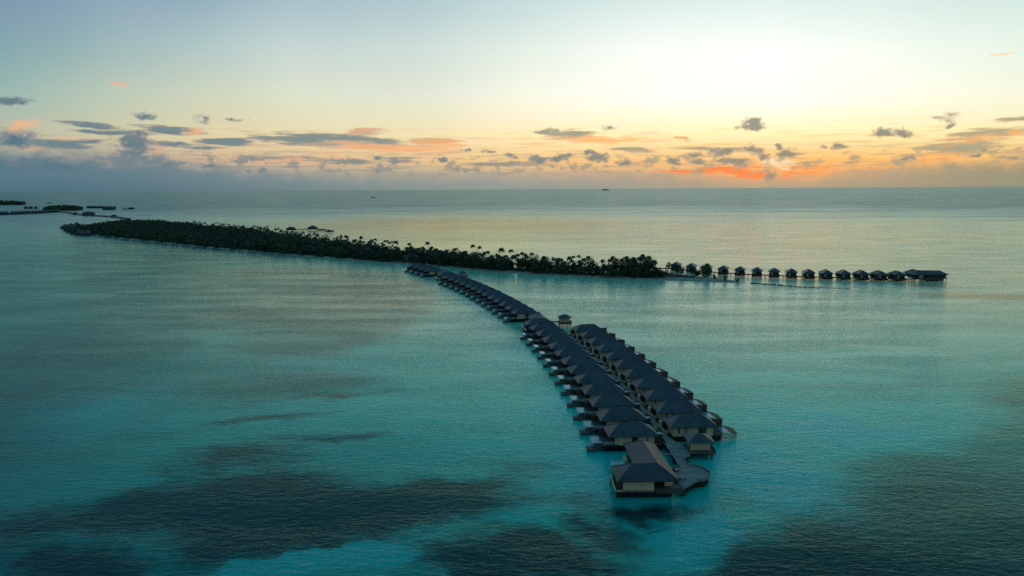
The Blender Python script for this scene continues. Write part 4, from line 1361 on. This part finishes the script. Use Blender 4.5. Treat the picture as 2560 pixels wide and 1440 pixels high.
wd2['kind'] = 'stuff'
wd2['label'] = 'massed coconut palm crowns rising over the far half of the island'
wd2['category'] = 'palm grove'
print('TREES', len(cand), n_p, n_b, len(wV), len(wpV))

# palms that stand clear of the canopy, surveyed one by one: (x of crown, y of crown top, y of base row)
lone = [(1024, 608, 'lone slim palm standing well above the wood left of the far villa cluster'), (1070, 605, 'tallest palm over the wood above the far villa cluster'), (1182, 612, 'slim palm on the skyline above the middle villa row'),
        (1196, 616, 'palm just right of the slim skyline palm above the middle villa row'), (1256, 619, 'solitary tall palm with a bare trunk against the bright water'), (1279, 624, 'short slim palm just right of the solitary bare trunked palm'),
        (1306, 631, 'palm with a full crown on the skyline, left of the twin palms'), (1330, 632, 'bushy crowned palm on the skyline right of the full crowned palm'), (1432, 640, 'left palm of three rising from the middle of the wood'), (1448, 639, 'middle palm of three rising from the middle of the wood'), (1464, 641, 'right palm of three rising from the middle of the wood'),
        (1597, 643, 'tallest palm at the right hand end of the wood'), (1619, 649, 'second palm from the right hand end of the wood'), (1634, 651, 'last tall palm at the right hand end of the wood'), (1583, 651, 'short palm just left of the tallest one at the right end of the wood'),
        (670, 565, 'lone far palm above the wood beside the white mast'), (862, 589, 'left palm of a skyline row of four near the pier pavilion'), (852, 588, 'leaning palm on the far skyline near the pier pavilion'), (868, 591, 'third palm of the skyline row near the pier pavilion'), (938, 597, 'full crowned palm on the skyline left of the paired palms'), (970, 601, 'left one of the paired skyline palms'), (981, 603, 'right one of the paired skyline palms'), (995, 603, 'leaning palm right of the paired skyline palms')]
for k, (x, y, lb) in enumerate(lone):
    # stand it a little inside the seaward edge of the island
    sky_y = float(np.interp(x, [640, 750, 850, 950, 1000, 1100, 1200, 1300, 1400, 1500, 1600, 1640], [566, 580, 594, 604, 615, 622, 632, 641, 646, 653, 660, 668]))
    q = at(x, sky_y + 1.5, 9.5)
    D = math.hypot(*q)
    d = ray(x, y)
    topz = H + d[2] / math.hypot(d[0], d[1]) * D
    s = max(.8, min(1.5, (topz - .5) / (PALM_H := (11.0, 12.5, 13.5, 14.5, 10.0, 12.8)[k % 6] + .8)))
    put_tree(PALMS, k, (q[0], q[1], .8), k * 1.3, s, lb, 'palms standing clear above the wood')

# shrubs on the sandy point
shr = [(1655, 697, .8, 'bush at the foot of the last tall palm on the island'), (1668, 690, .95, 'round tree right of the last tall palm on the island'), (1706, 692, 1.0, 'low bush on the sand below the first right hand villa'), (1748, 695, 1.15, 'broad dark bush at the foot of the sandy point'), (1770, 697, 1.25, 'largest dark bush at the end of the planted sand'), (1784, 699, .8, 'small round bush right of the largest bush on the point'),
       (1812, 704, .55, 'reddish low shrub on the narrow sand spit'), (1842, 706, .6, 'last little shrub on the tip of the sand spit'), (1672, 676, 1.0, 'round bush hiding the first right hand villa'), (1730, 684, .9, 'bush in front of the second right hand villa'), (1755, 687, 1.0, 'tree in front of the third right hand villa'), (1690, 684, .9, 'bush between the first and second right hand villas')]
for k, (x, y, s, lb) in enumerate(shr):
    q = at(x, y)
    put_tree(BROAD, k, (q[0], q[1], .0), k * 2.1, s * .72, lb, 'bushes on the sandy point', 'bush')
q = at(1762, 693)
put_tree(PALMS, 4, (q[0], q[1], .5), 1.0, 1.0, 'young palm in front of the third right hand villa', 'palms standing clear above the wood')

# sea wall of pale blocks on the point
swl = MB()
a, b_ = at(1640, 696.5), at(1742, 700)
for i in range(18):
    t0 = i / 18
    x0, y0 = a[0] + (b_[0] - a[0]) * t0, a[1] + (b_[1] - a[1]) * t0
    swl.box(x0, x0 + (b_[0] - a[0]) / 18 - .06, y0 + 4 - (i % 2) * .5, y0 + 8, .3, 1.9 + (i % 3) * .35)
swo = swl.build('sea_wall', 'rock')
tag(swo, 'low grey rubble bank along the sandy point under the bushes', 'sea wall')


# rock breakwaters
def rocks(name, px, label, w=.9, h=.45, cat='breakwater', seed=1):
    rg = random.Random(seed)
    m = MB()
    pts_ = [at(x, y) for x, y in px]
    for a, b in zip(pts_[:-1], pts_[1:]):
        d = math.hypot(b[0] - a[0], b[1] - a[1])
        k = max(2, int(d / .5))
        for i in range(k):
            t = i / k
            x, y = a[0] + (b[0] - a[0]) * t + rg.uniform(-.3, .3), a[1] + (b[1] - a[1]) * t + rg.uniform(-w, w) * .4
            r = rg.uniform(.4, .8) * w
            hh = h * rg.uniform(.3, 1.1)
            ring = [(x + r * math.cos(u + rg.uniform(-.2, .2)), y + r * math.sin(u) * .8, -.3) for u in (0, 1.25, 2.5, 3.8, 5.0)]
            m.poly(ring + [(x + rg.uniform(-.2, .2), y, hh)], [(j, (j + 1) % 5, 5) for j in range(5)] + [(4, 3, 2, 1, 0)])
    o = m.build(name, 'rock')
    return tag(o, label, cat)


rocks('breakwater', [(1876, 708.5), (1900, 710), (1935, 712.5), (1960, 714.5)], 'thick dark line of rocks just off the tip of the sand spit', 1.9, 1.1, seed=2)
rocks('breakwater', [(1962, 715), (2000, 718), (2030, 719.3), (2048, 720)], 'thin broken line of rocks continuing the breakwater', 1.5, .9, seed=3)
rocks('breakwater', [(2046, 719.6), (2056, 718.6), (2066, 719.5), (2100, 721.5), (2130, 723.5)], 'faint outermost stretch of rocks in the right hand lagoon', 1.1, .5, seed=4)
rocks('breakwater', [(2152, 721), (2162, 722.4), (2190, 724.5), (2215, 726)], 'low dark reef edge showing below the far right villas', 1.0, .25, seed=5)
rocks('rock_patch', [(1884, 705.5), (1893, 706)], 'short dark rock patch beyond the sand spit', .8, .4, 'rocks', 6)
rocks('groyne', [(1822, 708.3), (1829, 708.6)], 'small dark groyne beside the sand spit', .6, .5, 'rocks', 7)


# ------------------------------------------------------------------ distant buildings on and round the island
def small_house(name, loc, w, d, hw, hr, rz, label, cat='building', roofm='thatch', wallm='cream_wall', group=None, stilts=0.0):
    r = empty(name, (loc[0], loc[1], 0), rz)
    z = stilts
    MB().box(-w / 2 + .8, w / 2 - .8, -d / 2 + .8, d / 2 - .8, z, z + hw).build('wall', wallm, r)
    MB().hip(-w / 2, w / 2, -d / 2, d / 2, z + hw, z + hw + hr, max(.2, (w - d) / 2 * .9), .25).build('roof', roofm, r)
    if stilts:
        MB().box(-w / 2 + .2, w / 2 - .2, -d / 2 + .2, d / 2 - .2, z - .4, z - .01).build('deck', 'deck_dark', r)
        piles(r, [(-w / 2 + 1, -d / 2 + 1), (w / 2 - 1, -d / 2 + 1), (-w / 2 + 1, d / 2 - 1), (w / 2 - 1, d / 2 - 1)], z=z - .3, r=.2)
    tag(r, label, cat, group)
    return r


for (x, y, w, d, lb) in [(943, 642, 15, 10, 'wide grey thatched house among the trees above the beach'), (966, 642.5, 10, 8, 'smaller thatched house just right of the wide one'), (1027, 652, 17, 11, 'grey thatched house in the trees behind the far villa cluster')]:
    q = at(x, y)
    small_house('thatched_house', (q[0], q[1]), w, d, 4.2, 3.4, -.2, lb, 'house', group='thatched houses in the island wood')
q = at(675, 583, 8)
small_house('thatched_hall', q, 20, 12, 8.0, 4.0, -.3, 'dark roofed hall on the far shore left of the white mast', 'hall', wallm='dark_timber')
q = at(728, 577.5)
small_house('pier_house', q, 16, 11, 2.6, 3.4, 0, 'dark roofed house at the shore end of the far pier', 'house', wallm='dark_timber', stilts=2.0)
q2 = at(782, 575.8)
pv = small_house('pier_pavilion', q2, 17, 13, 2.6, 4.2, 0, 'open hip roofed pavilion at the sea end of the far pier', 'pavilion', wallm='dark_timber', stilts=2.2)
q3 = at(770, 575)
wk3, _, _ = ribbon([(q[0] + 8, q[1]), (q3[0], q3[1])], 4, 1.6, 2.6)
tag(wk3.build('pier', 'deck_dark'), 'low dark pier joining the shore house to the pavilion', 'pier')
q = at(804, 575.6)
lj = MB().box(-8, 8, -2, 2, .3, 1.8).poly([(-8, -2, 1.8), (8, -2, 1.8), (8, 2, 1.8), (-8, 2, 1.8), (-5, 0, 2.6), (5, 0, 2.6)], [(0, 1, 5, 4), (1, 2, 5), (2, 3, 4, 5), (3, 0, 4)]).build('covered_landing', 'thatch', None, (q[0], q[1], 0))
tag(lj, 'long low covered landing just beyond the pier pavilion', 'landing')


def boat(loc, L, rz, label, mast=False, cabin=True):
    r = empty('boat', (loc[0], loc[1], 0), rz)
    w = L * .14
    prof = [(-.5, .8), (-.3, 1), (.1, 1), (.35, .7), (.5, .05)]
    vs, fs_ = [], []
    for t, k in prof:
        vs += [(t * L, -w * k, L * .075 + (.04 * L if t > .3 else 0)), (t * L, -w * k * .6, -.3), (t * L, w * k * .6, -.3), (t * L, w * k, L * .075 + (.04 * L if t > .3 else 0))]
    for i in range(4):
        a = i * 4
        fs_ += [(a, a + 1, a + 5, a + 4), (a + 1, a + 2, a + 6, a + 5), (a + 2, a + 3, a + 7, a + 6), (a + 3, a, a + 4, a + 7)]
    fs_ += [(0, 3, 2, 1), (16, 17, 18, 19)]
    MB().poly(vs, fs_).build('hull', 'fascia', r)
    if cabin:
        MB().box(-.3 * L, .12 * L, -w * .75, w * .75, L * .075, L * .17).box(-.33 * L, .15 * L, -w * .85, w * .85, L * .17, L * .185).build('cabin', 'thatch', r)
    if mast:
        MB().bar((.2 * L, 0, .07 * L), (.2 * L, 0, .5 * L), .12, .08).build('mast', 'white_paint', r)
    return tag(r, label, 'boat')


boat(at(824, 578.3), 15, .1, 'dark moored boat with a thin mast beyond the pier pavilion', mast=True)
boat(at(933, 494.2), 46, 0, 'low dark boat far out, left of the smaller one near the middle')
boat(at(1093, 494.2), 18, 0, 'tiny dark boat far out on the open water near the middle')
boat(at(472, 496.2), 18, 2.9, 'tiny boat trailing a wake far out on the left')
boat(at(425, 522.2), 9, 0, 'speck of a boat in the channel left of the far islands')

# white mast in the wood
q = at(690.5, 592)
ms_ = MB()
for k in range(3):
    a = k * 2.094
    ms_.bar((math.cos(a) * .5, math.sin(a) * .5, 0), (math.cos(a) * .3, math.sin(a) * .3, 20), .16, .12)
for k in range(12):
    ms_.box(-.42, .42, -.42, .42, 1.5 + k * 1.55, 1.6 + k * 1.55)
tag(ms_.build('radio_mast', 'white_paint', None, (q[0], q[1], 1)), 'slim white mast standing in the wood near the pier', 'mast')
q = at(361, 570)
small_house('white_building', q, 26, 10, 5.5, 1.2, -.5, 'white flat looking building in a clearing on the far left of the island', 'building', roofm='white_paint', wallm='white_paint')
q = at(316, 584)
small_house('grey_shed', q, 14, 8, 3.5, 2.0, -.4, 'small grey roofed shed in the wood below the white building', 'shed')
q = at(294, 594.3)
small_house('beach_pavilion', q, 13, 7, 2.6, 1.2, -.7, 'low pale pavilion on the beach near the left tip', 'pavilion', wallm='dark_timber')

# thatched villas round the left tip of the island
tipv = [(166, 571), (173, 576), (182, 580.5), (193, 584), (206, 586.5), (220, 587.3), (178, 568), (192, 565)]
nm = ['outermost', 'second', 'third', 'fourth', 'fifth', 'sixth', 'rear left', 'rear right']
for k, (x, y) in enumerate(tipv):
    q = at(x, y)
    small_house('tip_villa', q, 19, 15, 3.0, 5.5, .3 + k * .25, '%s dark thatched villa of the huddle at the left tip of the island' % nm[k], 'villa', wallm='dark_timber', group='thatched villas huddled at the left tip of the island')


# ------------------------------------------------------------------ far islands on the left
def islet(name, px_l, px_r, y, depth, hgt, label, trees=220, seed=0):
    a, b = at(px_l, y), at(px_r, y)
    rg = np.random.default_rng(seed)
    L = math.hypot(b[0] - a[0], b[1] - a[1])
    ux, uy = (b[0] - a[0]) / L, (b[1] - a[1]) / L
    mx_, my_ = (a[0] + b[0]) / 2, (a[1] + b[1]) / 2
    wx, wy = mx_ / math.hypot(mx_, my_), my_ / math.hypot(mx_, my_)      # depth runs away from the viewer
    r = empty(name, (a[0], a[1], 0))
    pts_ = []
    K_ = 26
    for i in range(K_):
        t = 2 * math.pi * i / K_
        s, dd = L / 2 * (1 + math.cos(t)), depth / 2 * (1 + math.sin(t) * (1 + .2 * math.sin(3 * t)))
        pts_.append((s * ux + dd * wx, s * uy + dd * wy))
    MB().prism(pts_[::-1], -.3, .8).build('shore', 'sand', r)
    Vs, Fs, off = [], [], 0
    for _ in range(trees):
        t, q_ = rg.uniform(0, 6.283), math.sqrt(rg.uniform(0, .92))
        s, dd = L / 2 * (1 + q_ * math.cos(t)), depth / 2 * (1 + q_ * math.sin(t))
        h = hgt * rg.uniform(.7, 1.1) * (1 - .35 * q_ ** 4)
        V, Fc = leaf_crown(rg, 34, hgt * .5, h * .5, h * .52, hgt * .16)
        V[:, :2] += (s * ux + dd * wx, s * uy + dd * wy)
        Vs.append(V); Fs.append(Fc + off); off += len(V)
    o = bpy.data.objects.new('tree_cover', np_mesh('tree_cover', np.concatenate(Vs), np.concatenate(Fs), 'wood_leaf'))
    COL.objects.link(o)
    o.parent = r
    o['kind'] = 'stuff'
    return tag(r, label, 'island')


islet('far_island', 106, 212, 527.5, 480, 15, 'dark wooded island beyond the left tip of the main island', 420, 1)
islet('far_island', -60, 68, 513, 500, 20, 'long wooded island at the left edge near the horizon', 300, 2)
islet('far_islet', 306, 320, 524, 30, 5, 'left half of the flat dark islet right of the far villas', 14, 3)
islet('far_islet', 317, 336, 523.4, 40, 7, 'right half of the flat dark islet right of the far villas', 16, 4)
islet('far_islet', 1505, 1522, 476.0, 500, 48, 'tiny dark island sitting on the horizon right of centre', 24, 5)
islet('far_islet', 113, 132, 508.5, 60, 6, 'faint thin islet near the left horizon', 12, 6)

fv = empty('distant_villa')
MB().box(-5.5, 5.5, -5, 5, 1.6, 5.0).build('wall', 'dark_timber', fv)
MB().hip(-8, 8, -7.5, 7.5, 5.0, 11.0, 1.5, .3).build('roof', 'thatch', fv)
MB().box(-7, 7, -7, 7, 1.1, 1.59).box(-6, 6, -6, 6, -.5, 1.1).build('deck', 'deck_dark', fv)
uf = [False]
rows = [('row on the water at the left edge', [(4 + i * 0, 0) for i in range(0)]),]


def far_row(pts_px, n_, group, text):
    xs = [p[0] for p in pts_px]
    ys = [p[1] for p in pts_px]
    for i in range(n_):
        x = xs[0] + (xs[-1] - xs[0]) * i / max(1, n_ - 1)
        y = float(np.interp(x, xs, ys))
        q = at(x, y)
        o = place(fv, uf, (q[0], q[1], 0), .3 * i)
        tag(o, text % ORD[i], 'villa', group)


far_row([(3, 537.0), (18, 536.7)], 3, 'distant villas at the left edge', '%s tiny villa of three on the water at the left edge')
far_row([(32, 536.2), (98, 533.2)], 9, 'distant villas in the long left row', '%s tiny villa from the left in the long distant row')
far_row([(106, 532.6), (143, 530.4)], 6, 'distant villas at the right end of the left row', '%s tiny villa from the left in the group below the wooded far island')
far_row([(66, 521.8), (90, 522.0)], 3, 'distant villas in open water', '%s tiny villa of three standing alone left of the wooded far island')
far_row([(222, 520.2), (286, 520.8)], 9, 'distant villas right of the far island', '%s tiny villa from the left in the row right of the wooded far island')
far_row([(262, 524.6), (284, 524.2)], 4, 'distant villas at the end of the right row', '%s tiny villa of four in front of the row right of the far island')

# causeway with a domed hall
cwp = [at(x, y) for x, y in ((140, 530.5), (168, 532), (185, 536), (215, 539.4), (250, 541.0), (290, 544), (318, 548))]
cwm, _, _ = ribbon(cwp, 9, 0.2, 3.0)
tag(cwm.build('causeway', 'deck_dark'), 'long thin causeway curving from the main island to the wooded far island', 'causeway')
q = at(222, 539.0)
dome = empty('domed_hall', (q[0], q[1], 0))
tag(dome, 'dark round domed hall on the far causeway', 'hall')
vs, fs_ = [], []
for j in range(6):
    ph = j / 6 * math.pi / 2
    for i in range(16):
        t = 2 * math.pi * i / 16
        vs.append((20 * math.cos(ph) * math.cos(t), 16 * math.cos(ph) * math.sin(t), 4.5 + 8.5 * math.sin(ph)))
for j in range(5):
    for i in range(16):
        fs_.append((j * 16 + i, j * 16 + (i + 1) % 16, (j + 1) * 16 + (i + 1) % 16, (j + 1) * 16 + i))
fs_.append(tuple(range(80, 96)))
MB().poly(vs, fs_).build('roof', 'thatch', dome)
MB().prism([(17 * math.cos(i * .3927), 13 * math.sin(i * .3927)) for i in range(16)], 0, 4.5).build('wall', 'dark_timber', dome)
q = at(188, 537)
small_house('causeway_hut', q, 12, 10, 3, 4, 0, 'small hut on the far end of the causeway left of the dome', 'hut', wallm='dark_timber', stilts=1.5)
q = at(285, 543.4)
small_house('causeway_hut', q, 14, 10, 3, 4, 0, 'small hut on the near end of the causeway right of the dome', 'hut', wallm='dark_timber', stilts=1.5)

bpy.context.view_layer.update()
